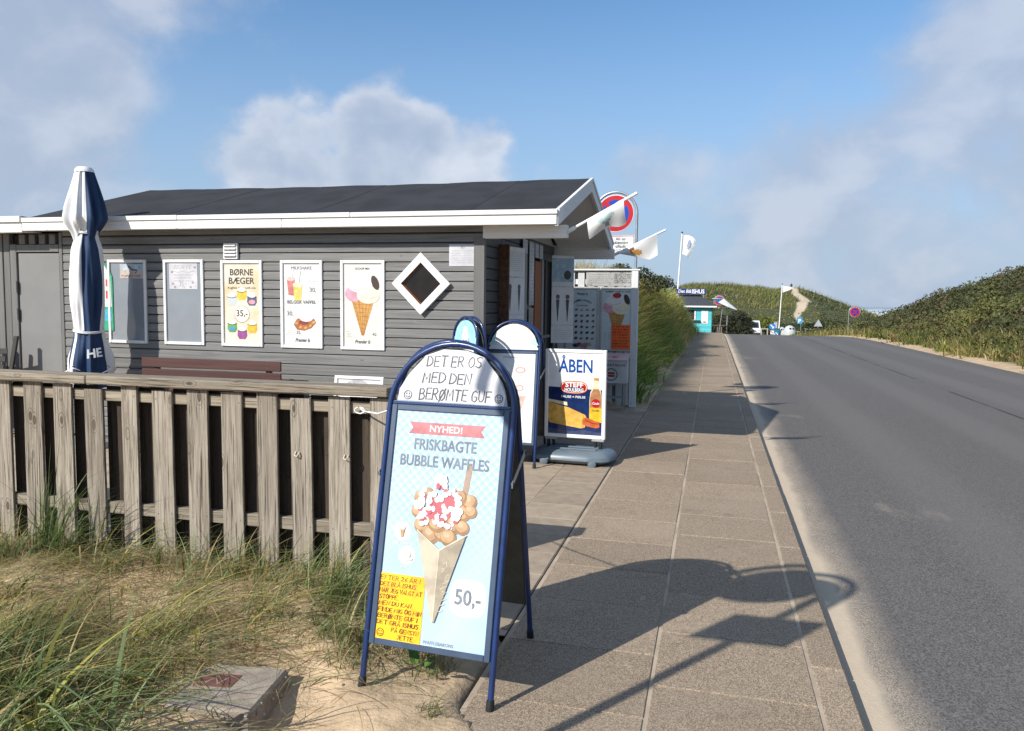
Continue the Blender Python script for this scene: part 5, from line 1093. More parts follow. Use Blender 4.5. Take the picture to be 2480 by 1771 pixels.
def stop_sign(label, loc, rz=0, hd=3.4, r=.33, side=1, sub=True, group='no stopping signs', rad=.024, low=0.):
    t = thing('road_sign', label, 'road sign', loc, R(rz), group)
    px = side*(r+.055); pts = [(px, 0, -.3), (px, 0, hd)] + [(px*math.cos(a), 0, hd+(r+.055)*math.sin(a)) for a in np.linspace(.15, math.pi, 14)] + [(-px, 0, hd-.05)]
    mb = MB(); mb.tube(pts, rad, 12); mb.build('pole', steel, t, smooth=True)
    nostop(t, 0, hd, r, -.03)
    for z in (hd-r*.9, hd+r*.9): MB().cbox(min(0, px), max(0, px), -.024, -.008, z-.012, z+.012, .002).build('clamp', steel, t) if abs(z-hd) < 0 else None
    if sub:
        w, h = .50, .34; z0 = hd-r-.06-h-low; x0 = px-side*(.03)-(w if side > 0 else 0)
        if low: x0 = px-w*.5
        pl = MB().cbox(x0, x0+w, -.034, -.028, z0, z0+h, .002).build('sub_plate', pm('sign_white', (.78, .78, .78), rough=.35), t)
        mb = MB(Matrix.Translation((x0, -.0345, z0))); mb.ribbon([(.015, .015), (w-.015, .015), (w-.015, h-.015), (.015, h-.015)], .016, 1, True); mb.build('border', pm('sign_red', (.5, .012, .016)), pl)
        mb = MB(Matrix.Translation((x0, -.0345, z0)))
        for k, s_ in enumerate(('Af- og', 'pålæsning', 'tilladt', '(7-11) 5-11')): mb.text(s_, .07, w/2, .25-k*.067, 2, 'c', B2, width=(.18, .27, .19, .33)[k])
        mb.build('lettering', blackink, pl)
    return t
stop_sign('no stopping sign with arched pole and text plate standing behind the hut gable', (-1.77, 14.4, 1.0), 0, 2.40, .33, 1)
stop_sign('no stopping sign on a pole in the sand nearest the camera', (-1.82-.355, 1.22, 0), 0, 3.32, .30, 1, low=.10, rad=.03)

# ------------------------------------------------------------------ small flags on the hut
def hut_flag(label, base, tip, kind):
    t = thing('wall_flag', label, 'flag', base, 0, 'small flags on the hut gable'); d = Vector(tip)-Vector(base)
    MB().tube([(0, 0, 0), tuple(d)], .016, 10).build('stick', whitem, t, smooth=True)
    mb = MB(); u = d.normalized(); mb.tube([tuple(-u*.06), tuple(u*.09)], .024, 10); mb.build('socket', frame_w, t, smooth=True)
    n, m = 18, 12; V = []; F = []
    for i in range(n+1):
        f = i/n
        for j in range(m+1):
            g = j/m
            if kind == 0: s = .30+.52*f; ln = .20-.03*math.sin(f*5); p = d*s + Vector((0, -.022*math.cos(g*2.5)-.05*math.sin(g*2.6+f*1.2), -ln*g+.01*math.sin(f*9+g*3))) + Vector((.02*g, 0, 0))
            else:
                s = .10+.74*f; ln = .02+.30*min(1, f*1.35); p = d*s + Vector((.05*g*math.sin(f*3), -.02-.05*math.sin(g*2.2+f*3), -ln*g))
            V.append(tuple(p))
    for i in range(n):
        for j in range(m): a = i*(m+1)+j; F.append((a, a+1, a+m+2, a+m+1))
    mats = [pm('flag_cloth', (.80, .80, .79), (.74, .74, .73), 3, rough=.7), flat('flag_mint', (.50, .66, .66)), flat('flag_orange', (.70, .36, .10)), flat('flag_brown', (.25, .09, .06)), flat('flag_greyish', (.32, .38, .40))]
    mi = []
    for i in range(n):
        for j in range(m):
            f, g = (i+.5)/n, (j+.5)/m; q = 0
            if kind == 0:
                if ((f-.50)/.20)**2+((g-.42)/.22)**2 < 1: q = 1
                elif abs(f-.50) < .12*(1-(g-.55)/.45) and g > .55: q = 4
            else:
                if ((f-.42)/.13)**2+((g-.62)/.22)**2 < 1: q = 2
                elif ((f-.34)/.07)**2+((g-.34)/.16)**2 < 1: q = 3
            mi.append(q)
    mb = MB(); mb.add(V, F); mb.mi = mi; mb.build('cloth', mats, t, smooth='all')
hut_flag('white flag with mint ice cream print on the near plate beam', (-1.53, 8.30, 2.53), (-.80, 8.28, 2.92), 0)
hut_flag('white flag with orange print on the far plate beam', (-1.53, 12.32, 2.53), (-.74, 12.30, 2.91), 1)

# ------------------------------------------------------------------ far things
def far_things():
    g = lambda y: float(gz(y))
    # turquoise kiosk
    y0 = 60.; k = thing('turquoise_kiosk', 'turquoise boarded ice kiosk with dark hipped roof at the end of the pavement', 'kiosk', (0, y0, g(y0)))
    tq = m_painted('turquoise_paint', (.10, .52, .58), (.08, .46, .52), 0)
    zt = 1.95; z = 0
    while z < zt-.01:
        MB().cbox(-1.22, -.10, 0, .05, z, min(z+.145, zt), .006).build('siding_board', tq, k); 
        if z < .85 or z > 1.58: MB().cbox(-3.6, -1.225, 0, .05, z, min(z+.145, zt), .006).build('siding_board', tq, k)
        z += .15
    MB().box(-3.6, -.12, .06, 3.0, 0, zt).build('inner_shell', pm('dark_interior', (.02,)*3), k)
    MB().cbox(-.115, -.06, -.01, 3.0, 0, zt, .006).build('side_wall', pm('dark_teal', (.02, .10, .13), rough=.6), k)
    for x in (-1.30, -2.4): MB().cbox(x-.05, x+.05, -.02, .05, .9, 1.6, .006).build('window_frame', frame_w, k)
    MB().cbox(-3.4, -.95, -.28, .05, .88, .93, .005).build('counter', steel, k)
    MB().add([(-3.9, -.35, zt), (.25, -.35, zt), (.25, 3.3, zt), (-3.9, 3.3, zt), (-2.6, 1.4, zt+.85), (-1.0, 1.4, zt+.85), (-3.9, -.35, zt-.09), (.25, -.35, zt-.09), (.25, 3.3, zt-.09), (-3.9, 3.3, zt-.09)], [(0, 1, 5, 4), (1, 2, 5), (2, 3, 4, 5), (3, 0, 4), (0, 6, 7, 1), (1, 7, 8, 2), (2, 8, 9, 3), (6, 9, 8, 7)]).build('roof', pm('slate_roof', (.045, .05, .06), rough=.7), k)
    MB().cbox(-3.9, .25, -.37, -.352, zt-.10, zt+.01, .003).build('gutter', frame_w, k)
    p = MB().cbox(-.85, -.36, -.025, -.005, .65, 1.62, .003).build('menu_panel', flat('menu_white', (.8, .8, .78)), k)
    mb = MB(Matrix.Translation((0, -.026, 0))); mb.m = 0
    for i in range(5):
        for j in range(7): mb.ell(-.79+i*.09, 1.5-j*.09, .022, .018, 1, 8)
    mb.m = 1; mb.ell(-.6, .76, .14, .05, 1, 12); mb.build('menu_print', [flat('dots_grey', (.35, .33, .33)), flat('dots_red', (.35, .06, .08))], p)
    sg = MB().cbox(-2.75, -.6, .9, .98, 2.83, 3.22, .006).build('name_board', pm('name_board_blue', (.012, .03, .20), rough=.4), k)
    for x in (-2.6, -.75): MB().box(x-.025, x+.025, .93, .97, 2.3, 2.83).build('sign_post', steel, k)
    mb = MB(Matrix.Translation((0, .899, 0))); mb.text('Det Blå', .34, -2.15, 2.93, 1, 'c', B2, .2, width=.95); mb.text('ISHUS', .42, -1.15, 2.89, 1, 'c', .03, width=.92); mb.build('lettering', whitem, sg)
    # open shelter with bench at its right side
    s = thing('shelter_frame', 'slim open frame with high bench top at the right side of the turquoise kiosk', 'shelter', (0, y0+.1, g(y0)))
    for x in (1.0,): MB().cbox(x-.03, x+.03, -.03, .03, 0, 1.85, .004).build('post', steel, s)
    MB().cbox(-.05, 1.03, -.2, .2, .52, .56, .004).build('bench_top', pm('brown_plank', (.16, .11, .08)), s)
    for x in (.35, .62): MB().cbox(x-.05, x+.05, -.1, .1, 0, .52, .004).build('leg', pm('brown_plank', (.16, .11, .08)), s)
    MB().add([(-.05, -.03, 1.74), (1.03, -.03, 1.90), (1.03, .03, 1.90), (-.05, .03, 1.74), (-.05, -.03, 1.79), (1.03, -.03, 1.95), (1.03, .03, 1.95), (-.05, .03, 1.79)], [(0, 3, 2, 1), (4, 5, 6, 7), (0, 1, 5, 4), (1, 2, 6, 5), (2, 3, 7, 6), (3, 0, 4, 7)]).build('rail', frame_w, s)
    # tilted parasol
    t = thing('tilted_parasol', 'white and blue parasol tilted against the roof of the turquoise kiosk', 'parasol', (.35, y0-.6, g(y0)))
    ap = Vector((-.55, 0, 2.72)); mb = MB(); rim = []
    ax = Vector((1.1, -.25, -.55)); ax.normalize(); a1 = Vector((0, 1, 0)); a2 = Vector((.62, 0, .75)).normalized()
    ctr = Vector((.42, -.1, 2.12)); 
    for i in range(8): an = i*math.pi/4+.3; rim.append(ctr + Vector((.95*math.cos(an), .8*math.sin(an), -.42*math.cos(an)+.10*math.sin(an))))
    V = [ctr+Vector((-.05, 0, .38))]+rim
    for i in range(8): mb.m = 0 if i % 4 else 1; mb.add([V[0], V[1+i], V[1+(i+1) % 8]], [(0, 1, 2)])
    mb.build('canopy', [pm('white_canvas', (.78,)*3), pm('navy_far', (.03, .12, .2))], t); MB().tube([(.1, 0, 0), tuple(ctr+Vector((-.05, 0, .4)))], .025, 8).build('pole', steel, t)
    # flagpole with torn flag
    def mast(label, x, y, zt, lean, fl):
        t = thing('flagpole', label, 'flagpole', (x, y, g(y))); top = Vector((lean, 0, zt-g(y)))
        MB().tube([(0, 0, 0), tuple(top)], [.075, .05], 12).build('pole', whitem, t, smooth=True); MB(Matrix.Translation(top)).lathe([(.02, 0), (.08, .05), (.07, .12), (.01, .16)], 12).build('finial', pm('dark_finial', (.05, .05, .05)), t, smooth=True)
        V = []; F = []; n, m = 14, 10
        for i in range(n+1):
            f = i/n
            for j in range(m+1):
                gg = j/m; w, h = fl
                if w > 1.1: V.append((top.x+.06+w*f, .08*math.sin(f*7), top.z-.1-h*(.5*f)*.55-h*gg*(1-f*.93)))
                else: V.append((top.x-.06*gg+.06+w*f*(1-.45*gg*gg)+(.06*math.sin(gg*23) if i == n else 0), .10*math.sin(f*6+gg), top.z-.1-h*gg-.45*f*f+.1*f))
        for i in range(n):
            for j in range(m): a = i*(m+1)+j; F.append((a, a+1, a+m+2, a+m+1))
        mi = [1 if (w_ := ((k//m-8)**2/9+((k % m)-4)**2/6)) < .9 and fl[0] < 1.1 else (1 if fl[0] > 1.1 and (k % m) in (3, 6) and 2 < k//m < 9 and (k//m) % 2 else 0) for k in range(n*m)]
        mb = MB(); mb.add(V, F); mb.mi = mi; mb.build('flag', [pm('flag_cloth', (.8,)*3), flat('flag_bluegrey', (.22, .28, .38))], t, smooth='all')
    mast('tall white flagpole with tattered white flag behind the turquoise kiosk', -2.85, 62, 7.17, .35, (.95, 1.45))
    mast('white flagpole with pointed white pennant beside the recycling domes', 7.72, 100, 4.26, .22, (1.25, .85))
    # no stopping signs further off
    stop_sign('no stopping sign peeping over the tilted parasol by the turquoise kiosk', (.42, 61.5, g(61.5)), 0, 2.42, .34, -1, False)
    stop_sign('no stopping sign leaning at the foot of the right hand scrub bank', (9.55, 59, g(59)+.05), 8, 1.58, .34, -1, False)
    # van
    yv = 105; t = thing('white_van', 'white van parked at the car park, half hidden by the dark shrub', 'van', (5.0, yv, g(yv)))
    wp = pm('van_white', (.72, .73, .74), (.68, .69, .70), 1, rough=.25, coat=.4); W2 = .92
    side = [(0, .35), (0, .85), (.25, 1.0), (.95, 1.85), (1.3, 1.98), (4.6, 1.98), (4.7, 1.8), (4.7, .35)]
    mb = MB(); nn = len(side); mb.add([(-W2*(1 if z < 1.05 else .90), y, z) for y, z in side]+[(W2*(1 if z < 1.05 else .90), y, z) for y, z in side], [tuple(range(nn))[::-1], tuple(range(nn, 2*nn))]+[(i, (i+1) % nn, nn+(i+1) % nn, nn+i) for i in range(nn)]); mb.build('body', wp, t)
    MB().add([(-.76, .30, 1.07), (.76, .30, 1.07), (.70, .90, 1.80), (-.70, .90, 1.80)], [(0, 1, 2, 3)]).build('windscreen', pm('dark_glass2', (.02, .03, .04), rough=.05), t)
    for x in (-.72, .72): MB().cbox(x-.14, x+.14, -.015, .02, .66, .84, .02).build('headlight', pm('lamp_glass', (.55, .57, .58), rough=.1), t)
    MB().cbox(-.90, .90, -.05, .03, .30, .50, .03).build('bumper', pm('bumper_grey', (.06, .06, .065), rough=.5), t); MB().cbox(-.42, .42, -.02, .01, .60, .76, .01).build('grille', black_rub, t)
    for x in (-1.03, 1.03): MB().cbox(x-.07, x+.07, .55, .65, 1.12, 1.34, .02).build('mirror', black_rub, t)
    for x in (-.80, .80):
        for y in (.85, 3.8): MB(Matrix.Translation((x, y, .33)) @ Matrix.Rotation(R(90), 4, 'Y')).lathe([(.20, -.10), (.33, -.09), (.33, .09), (.20, .10)], 20).build('wheel', black_rub, t, smooth=True)
    # recycling domes, container, pillar, signs, bars
    yb = 100; zg = g(yb)
    for i, (x, s_, lab) in enumerate(((9.0, 1.0, 'large grey recycling dome with two dark slots, right of the pennant pole'), (8.05, .86, 'smaller grey recycling dome behind the blue container'))):
        t = thing('recycling_dome', lab, 'recycling bin', (x, yb+(0 if i == 0 else .5), zg), R(20), 'recycling domes')
        MB().lathe([(.72*s_, .12), (.76*s_, .4*s_), (.70*s_, .85*s_), (.52*s_, 1.2*s_), (.25*s_, 1.38*s_), (.02, 1.42*s_)], 24).build('dome', pm('pale_grp', (.50, .53, .51), rough=.4), t, smooth=True); MB().lathe([(.70*s_, 0), (.74*s_, .12)], 24).build('base_ring', pm('teal_ring', (.03, .12, .12)), t)
        for a in (-1.9, -1.3):
            MB(Matrix.Translation((.60*s_*math.cos(a), .60*s_*math.sin(a), 1.04*s_)) @ Matrix.Rotation(a, 4, 'Z') @ Matrix.Rotation(R(52), 4, 'Y')).lathe([(.13*s_, -.03), (.13*s_, .03)], 14).build('slot', black_rub, t)
    t = thing('blue_container', 'small blue waste container beside the round arrow sign', 'waste bin', (7.35, yb-.2, zg)); MB().cbox(-.42, .42, -.3, .3, .08, .95, .03).build('body', pm('blue_bin', (.03, .17, .28), rough=.4), t); MB().cbox(-.46, .46, -.34, .34, .955, 1.05, .03).build('lid', pm('dark_lid', (.05, .06, .07)), t)
    mb = MB(Matrix.Translation((0, -.301, 0))); mb.ribbon([(-.3, .6), (-.1, .3), (.05, .55), (.3, .25)], .1, 1); mb.build('print', whitem, t)
    for x in (-.35, .35): MB().cbox(x-.05, x+.05, -.2, .2, 0, .08, .01).build('foot', black_rub, t)
    t = thing('stone_pillar', 'narrow pale pillar standing behind the blue container', 'pillar', (7.45, yb+1.2, zg)); MB().cbox(-.2, .2, -.15, .15, 0, 1.75, .02).build('shaft', pm('pale_stone', (.42, .40, .42), rough=.7), t); MB().cbox(-.23, .23, -.18, .18, 1.751, 1.80, .01).build('cap', pm('pale_stone', (.42, .40, .42)), t)
    t = thing('road_sign', 'round blue arrow sign with small red and white plate at the crossing', 'road sign', (6.85, yb-2, g(yb-2))); MB().lathe([(.03, 0), (.03, 1.5)], 10).build('pole', steel, t)
    mb = MB(Matrix.Translation((0, -.04, 1.20)) @ Matrix.Rotation(R(90), 4, 'X')); mb.lathe([(.37, -.006), (.37, .006)], 28); d = mb.build('disc', pm('bright_sign_blue', (.02, .20, .55), rough=.35), t); mb = MB(Matrix.Translation((0, -.047, 1.2))); mb.ribbon([(-.2, .2), (.1, -.08)], .1, 1); mb.poly([(.2, -.2), (.2, .06), (-.06, -.2)], 1); mb.build('arrow', whitem, d)
    pl = MB().cbox(-.2, .2, -.045, -.035, .30, .72, .01).build('sub_plate', whitem, t); mb = MB(Matrix.Translation((0, -.046, .3))); mb.ribbon([(-.15, .32), (.12, .12)], .1, 1); mb.build('stripe', pm('sign_red', (.5, .012, .016)), pl)
    t = thing('road_sign', 'blue square parking sign on a thin pole at the car park', 'road sign', (10.25, yb, zg)); MB().lathe([(.035, 0), (.035, 2.4)], 10).build('pole', steel, t); pl = MB().cbox(-.46, .14, -.05, -.036, 1.62, 2.42, .01).build('plate', pm('parking_blue', (.05, .30, .58), rough=.35), t); mb = MB(Matrix.Translation((-.16, -.051, 1.78))); mb.text('P', .62, 0, 0, 1, 'c', .03); mb.build('lettering', whitem, pl)
    t = thing('road_sign', 'grey back of a triangular warning sign by the scrub', 'road sign', (12.2, yb, zg)); MB().lathe([(.035, 0), (.035, 1.9)], 10).build('pole', steel, t); MB().add([(-.5, -.04, 1.35), (.5, -.04, 1.35), (0, -.04, 2.22), (-.5, -.025, 1.35), (.5, -.025, 1.35), (0, -.025, 2.22)], [(0, 1, 2), (5, 4, 3), (0, 3, 4, 1), (1, 4, 5, 2), (2, 5, 3, 0)]).build('plate', pm('sign_back', (.40, .41, .42), rough=.4), t)
    for i, (x, w, h) in enumerate(((9.75, 1.4, .62), (11.35, 1.25, .95), (6.05, .7, .9))):
        t = thing('barrier_rail', ('low wooden barrier rail under the parking sign', 'taller pale barrier rail between parking sign and triangle', 'short barrier rail between the van and the arrow sign')[i], 'barrier', (x, yb-.3*i, zg), 0, 'barrier rails at the car park'); wd = pm('pale_timber', (.42, .39, .33), rough=.8)
        for q in (-w/2, w/2): MB().cbox(q-.06, q+.06, -.06, .06, 0, h, .01).build('post', wd, t)
        MB().cbox(-w/2-.1, w/2+.1, -.05, .05, h+.001, h+.12, .01).build('rail', wd, t)
    t = thing('wooden_post', 'pale wooden marker post sticking out of the right hand scrub', 'post', (14.6, 42.5, float(H(14.6, 42.5)))); MB().cbox(-.07, .07, -.07, .07, 0, 1.25, .02).build('shaft', pm('pale_timber', (.42, .39, .33)), t); MB().cbox(-.085, .085, -.085, .085, 1.251, 1.29, .01).build('cap', pm('pale_timber', (.42, .39, .33)), t)
far_things()
def person():
    x, y = 17.35, 193.2; z = float(H(x, y))
    J = {'pel': (0, 0, .92), 'ch': (0, .02, 1.32), 'nk': (0, .02, 1.48), 'hd': (.0, -.02, 1.62), 'ht': (.0, -.02, 1.76), 'ls': (-.19, .02, 1.42), 'le': (-.26, -.02, 1.15), 'lw': (-.12, -.2, 1.05), 'rs': (.19, .02, 1.42), 're': (.26, -.02, 1.15), 'rw': (.12, -.2, 1.08), 'lh': (-.10, 0, .88), 'lk': (-.12, -.02, .48), 'la': (-.13, .03, .08), 'lt': (-.14, -.16, .04), 'rh': (.10, 0, .88), 'rk': (.13, .03, .48), 'ra': (.15, .10, .08), 'rt': (.16, -.08, .04)}
    E = [('pel', 'ch'), ('ch', 'nk'), ('nk', 'hd'), ('hd', 'ht'), ('nk', 'ls'), ('ls', 'le'), ('le', 'lw'), ('nk', 'rs'), ('rs', 're'), ('re', 'rw'), ('pel', 'lh'), ('lh', 'lk'), ('lk', 'la'), ('la', 'lt'), ('pel', 'rh'), ('rh', 'rk'), ('rk', 'ra'), ('ra', 'rt')]
    RD = dict(pel=.15, ch=.16, nk=.06, hd=.105, ht=.07, ls=.075, le=.055, lw=.04, rs=.075, re=.055, rw=.04, lh=.10, lk=.07, la=.05, lt=.04, rh=.10, rk=.07, ra=.05, rt=.04)
    ks = list(J); me = bpy.data.meshes.new('person'); me.from_pydata([J[k] for k in ks], [(ks.index(a), ks.index(b)) for a, b in E], [])
    o = bpy.data.objects.new('person', me); link(o); o.location = (x, y, z-.05)
    m = o.modifiers.new('skin', 'SKIN'); sv = me.skin_vertices[0].data if me.skin_vertices else None
    if sv is None:
        bpy.context.view_layer.objects.active = o; me.attributes.new  # layer is made by the modifier
    try:
        for i, k in enumerate(ks): me.skin_vertices[0].data[i].radius = (RD[k], RD[k]); me.skin_vertices[0].data[i].use_root = (k == 'pel')
    except Exception as ex: print('skin', ex)
    o.modifiers.new('sub', 'SUBSURF').levels = 1
    t = NT('dark_jacket_pale_trousers'); w = t.coord('Object', (1, 1, 1), False); c = t.mix(t.rng(sepx(t, w, 2), .93, .97), (.40, .38, .33), (.025, .028, .035)); c = t.mix(t.rng(sepx(t, w, 2), 1.52, 1.54), c, (.08, .05, .035)); me.materials.append(t.done(c, .8))
    tag(o, 'person in dark jacket and pale trousers standing on the dune top', 'person')
person()

# ------------------------------------------------------------------ concrete block in the sand
def block():
    t = thing('concrete_block', 'concrete marker slab with red inset in the sand, lower left foreground', 'concrete slab', (-2.06, 2.985, -.048), R(7))
    cm = pm('rough_concrete', (.33, .28, .225), (.24, .20, .16), 14, rough=.95, bump=.6, bs=110, bd=.005)
    mb = MB(); n = 11; rd = random.Random(3)
    mb.cbox(-.20, .20, -.20, .20, -.10, .092, .012); o = mb.build('slab', cm, t)
    mb = MB()
    for i in range(26):
        x = rd.uniform(-.19, .19); y = -.20 if i % 2 else rd.uniform(-.2, .2); x = x if i % 2 else .20; r = rd.uniform(.006, .016); mb.tf = Matrix.Translation((x, y, rd.uniform(-.02, .075))); mb.lathe([(r*.3, -r*.8), (r, -r*.2), (r*.8, r*.5), (r*.2, r*.8)], 7)
    mb.build('pebbles', pm('pebble', (.42, .38, .32), (.22, .19, .16), 30, rough=.8), t, kind='stuff')
    MB().cbox(-.165, .02, -.02, .10, .08, .0945, .002).build('inset', pm('worn_red', (.17, .07, .055), (.12, .055, .045), 22, rough=.85), t)
    mb = MB(Matrix.Translation((-.07, .015, .0950)) @ Matrix.Rotation(R(-90), 4, 'X')); mb.ribbon([(-.045, -.01), (-.02, .05), (.015, -.01), (.04, .05)], .009, 0); mb.build('engraved_mark', pm('pale_mark', (.36, .28, .24)), t)
block()

# ------------------------------------------------------------------ vegetation
def blades(base, h, width, lean, ang, segs=4, droop=.25, cols=None, flat_=None):
    """curved blades; base (N,3), h, width, lean, ang arrays"""
    N = len(base); t = np.linspace(0, 1, segs+1)
    d = np.stack([np.cos(ang), np.sin(ang), np.zeros(N)], -1)
    wdir = np.stack([-np.sin(ang+RNG.normal(0, .6, N)), np.cos(ang+RNG.normal(0, .6, N)), np.zeros(N)], -1)
    V = np.zeros((N, segs+1, 2, 3))
    for k, tt in enumerate(t):
        up = h*(tt-droop*lean*tt**2.2)*(.30 if flat_ is not None else 1.); out = h*lean*tt**(1.7 if flat_ is None else 1.05)
        c = base + d*out[:, None]; c[:, 2] += np.maximum(up, .004 if flat_ is None else flat_)
        ww = width*(1-.92*tt**1.6)*(.7+.3*min(1, tt*6))
        V[:, k, 0] = c - wdir*ww[:, None]*.5; V[:, k, 1] = c + wdir*ww[:, None]*.5
    i0 = np.arange(N)*(segs+1)*2; F = []
    for k in range(segs): a = i0+2*k; F.append(np.stack([a, a+1, a+3, a+2], -1))
    F = np.concatenate(F); V = V.reshape(-1, 3)
    C = np.repeat(cols, (segs+1)*2, axis=0) if cols is not None else None
    return V, F, C
def mixcol(N, pal, probs, jit=.18):
    pal = np.array(pal); i = RNG.choice(len(pal), N, p=np.array(probs)/sum(probs)); return pal[i]*(1+RNG.uniform(-jit, jit, (N, 1)))
def join(parts):
    V = []; F = []; C = []; o = 0
    for v, f, c in parts: V.append(v); F.append(f+o); C.append(c); o += len(v)
    return np.concatenate(V), np.concatenate(F), np.concatenate(C)
GREEN = (.135, .18, .045); BLUEG = (.185, .245, .105); STRAW = (.46, .355, .17); YEL = (.36, .33, .08); DKG = (.060, .095, .028); PALE = (.27, .33, .16)

def foreground_grass():
    P = []
    def tuft(cx, cy, n, hmin, hmax, spread, leanmu, angmu, angsd, pal, probs, wd=.006, segs=6):
        bx = cx+RNG.normal(0, spread, n); by = cy+RNG.normal(0, spread, n); z = H(bx, by)-.01
        h = RNG.uniform(hmin, hmax, n); lean = np.clip(RNG.normal(leanmu, .38, n), .05, 1.6); ang = RNG.normal(angmu, angsd, n); rnd = RNG.random(n) < .3; ang = np.where(rnd, RNG.uniform(-2.2, 2.2, n), ang)
        P.append(blades(np.stack([bx, by, z], -1), h, RNG.uniform(.5, 1.7, n)*wd, lean, ang, segs, .35, mixcol(n, pal, probs, .42)))
    pal = [GREEN, BLUEG, STRAW, DKG, PALE]; pr = [.3, .34, .12, .12, .12]
    # big marram clump in the lower left corner, combed over to the right by the wind
    for cx, cy, n in ((-2.55, 2.10, 70), (-2.35, 2.22, 50), (-2.85, 2.42, 65), (-3.15, 2.72, 55), (-2.62, 2.45, 40), (-2.15, 2.02, 40), (-3.4, 3.0, 50), (-2.95, 2.8, 36), (-2.75, 2.22, 60)): tuft(cx, cy, n, .16, .46, .14, 1.15, R(5), .9, [GREEN, BLUEG, STRAW, DKG, PALE, YEL], [.22, .22, .24, .12, .10, .10], .0100)
    for cx, cy, n in ((-2.3, 2.45, 26), (-2.05, 2.22, 22), (-2.5, 2.38, 34), (-2.75, 2.62, 28)): tuft(cx, cy, n, .35, .68, .06, 1.25, R(-18), .4, [BLUEG, PALE, GREEN, YEL], [.4, .3, .2, .1], .0125)
    # loose trails of flattened green blades over the sand
    for k in range(26):
        cx, cy = RNG.uniform(-4.6, -1.9), RNG.uniform(3.0, 4.3); tuft(cx, cy, 20, .18, .50, .08, 1.35, R(RNG.uniform(-25, 40)), .5, [PALE, BLUEG, STRAW, YEL, GREEN], [.25, .2, .25, .15, .15], .0075)
    for k in range(14):
        cx, cy = RNG.uniform(-4.0, -2.5), RNG.uniform(2.7, 3.5); tuft(cx, cy, 60, .10, .32, .12, 1.2, R(RNG.uniform(-20, 30)), .8, [YEL, GREEN, STRAW, DKG], [.3, .3, .25, .15], .006)
    # tuft in front of the second and third slats
    tuft(-4.28, 4.22, 70, .35, .80, .05, .45, R(30), 1.0, [GREEN, BLUEG, DKG], [.4, .4, .2], .0065); tuft(-4.15, 4.2, 60, .30, .62, .05, .85, R(15), .5, [GREEN, BLUEG, DKG], [.4, .4, .2], .007)
    for cx, cy, n in ((-4.7, 4.1, 120), (-4.45, 4.05, 120), (-3.95, 4.2, 40), (-3.35, 4.25, 50), (-3.1, 4.2, 70), (-2.85, 4.22, 60), (-2.6, 4.22, 60), (-2.35, 4.2, 70), (-2.15, 4.15, 60), (-2.0, 4.1, 60)): tuft(cx, cy, n, .14, .42, .08, .85, R(-10), 1.3, [BLUEG, GREEN, STRAW, PALE], [.35, .25, .25, .15], .006)
    tuft(-2.02, 3.95, 70, .25, .62, .05, .95, R(-20), .6, [BLUEG, PALE, GREEN], [.4, .3, .3], .008); tuft(-1.75, 3.55, 60, .20, .45, .06, 1.0, R(-45), .5, [PALE, BLUEG, STRAW], [.4, .3, .3], .008)
    # green mat around the A board feet
    for cx, cy, n, s in ((-1.75, 3.95, 260, .13), (-1.55, 3.65, 220, .10), (-1.35, 3.60, 130, .07), (-1.68, 3.40, 90, .06), (-1.22, 3.45, 70, .05), (-1.12, 3.05, 40, .035), (-1.9, 3.7, 160, .1)): tuft(cx, cy, n, .04, .15, s, .8, 0, 3, [GREEN, DKG, STRAW, (.10, .13, .03)], [.4, .25, .2, .15], .004, 4)
    for cx, cy, n, s in ((-3.05, 2.95, 420, .16), (-2.75, 2.7, 420, .16), (-2.5, 2.9, 260, .10), (-3.4, 3.2, 300, .2)): tuft(cx, cy, n, .05, .17, s, .9, 0, 3, [DKG, GREEN, (.12, .13, .02), STRAW], [.35, .3, .2, .15], .004, 4)
    for cx, cy, n in ((-2.6, 2.2, 500), (-2.9, 2.6, 500), (-3.2, 2.9, 400), (-2.4, 2.15, 300)): tuft(cx, cy, n, .06, .20, .16, .7, 0, 3, [DKG, GREEN, (.05, .06, .02), (.10, .075, .04)], [.4, .2, .25, .15], .005, 4)  # dark short blades stand in for shade beneath the clump
    V, F, C = join(P); tag(npmesh('marram_grass', V, F, blade_m, C), 'blue green marram grass growing in the foreground sand and along the fence', 'grass', kind='stuff')
    # flattened straw and stems lying on the sand
    n = 8500; bx = -1.35-RNG.beta(1.3, 1.1, n)*3.9; by = 2.5+RNG.random(n)*1.95
    keep = (RNG.random(n) < np.clip((by-2.5)/1.5+.30+(-bx-2.2)*.25, .14, 1.)*np.where((bx > -1.75) & (by < 3.2), .10, 1)) & ~((np.abs(bx+2.06) < .2) & (np.abs(by-2.985) < .2)); bx, by = bx[keep], by[keep]; n = len(bx)
    z = H(bx, by)+.006+RNG.random(n)*.03; L = RNG.uniform(.08, .40, n); ang = RNG.normal(R(8), .9, n)
    V, F, C = blades(np.stack([bx, by, z], -1), L, RNG.uniform(.0028, .0070, n), np.full(n, 1.0), ang, 5, .98, mixcol(n, [STRAW, (.46, .36, .19), (.26, .18, .09), PALE, GREEN, BLUEG], [.34, .18, .18, .1, .12, .08]), .0)
    tag(npmesh('dry_straw', V, F, blade_m, C), 'dry flattened straw lying on the sand in front of the fence', 'straw', kind='stuff')
    mb = MB()
    for i in range(170):
        x, y = random.uniform(-3.6, -1.05), random.uniform(2.35, 4.2); r = random.uniform(.003, .009); mb.m = random.randrange(3); mb.tf = Matrix.Translation((x, y, float(H(x, y))+r*.3)) @ Matrix.Rotation(random.random()*6, 4, 'Z') @ Matrix.Scale(random.uniform(1, 2.2), 4, (1, 0, 0)); mb.lathe([(r*.3, -r*.6), (r, 0), (r*.4, r*.6)], 6)
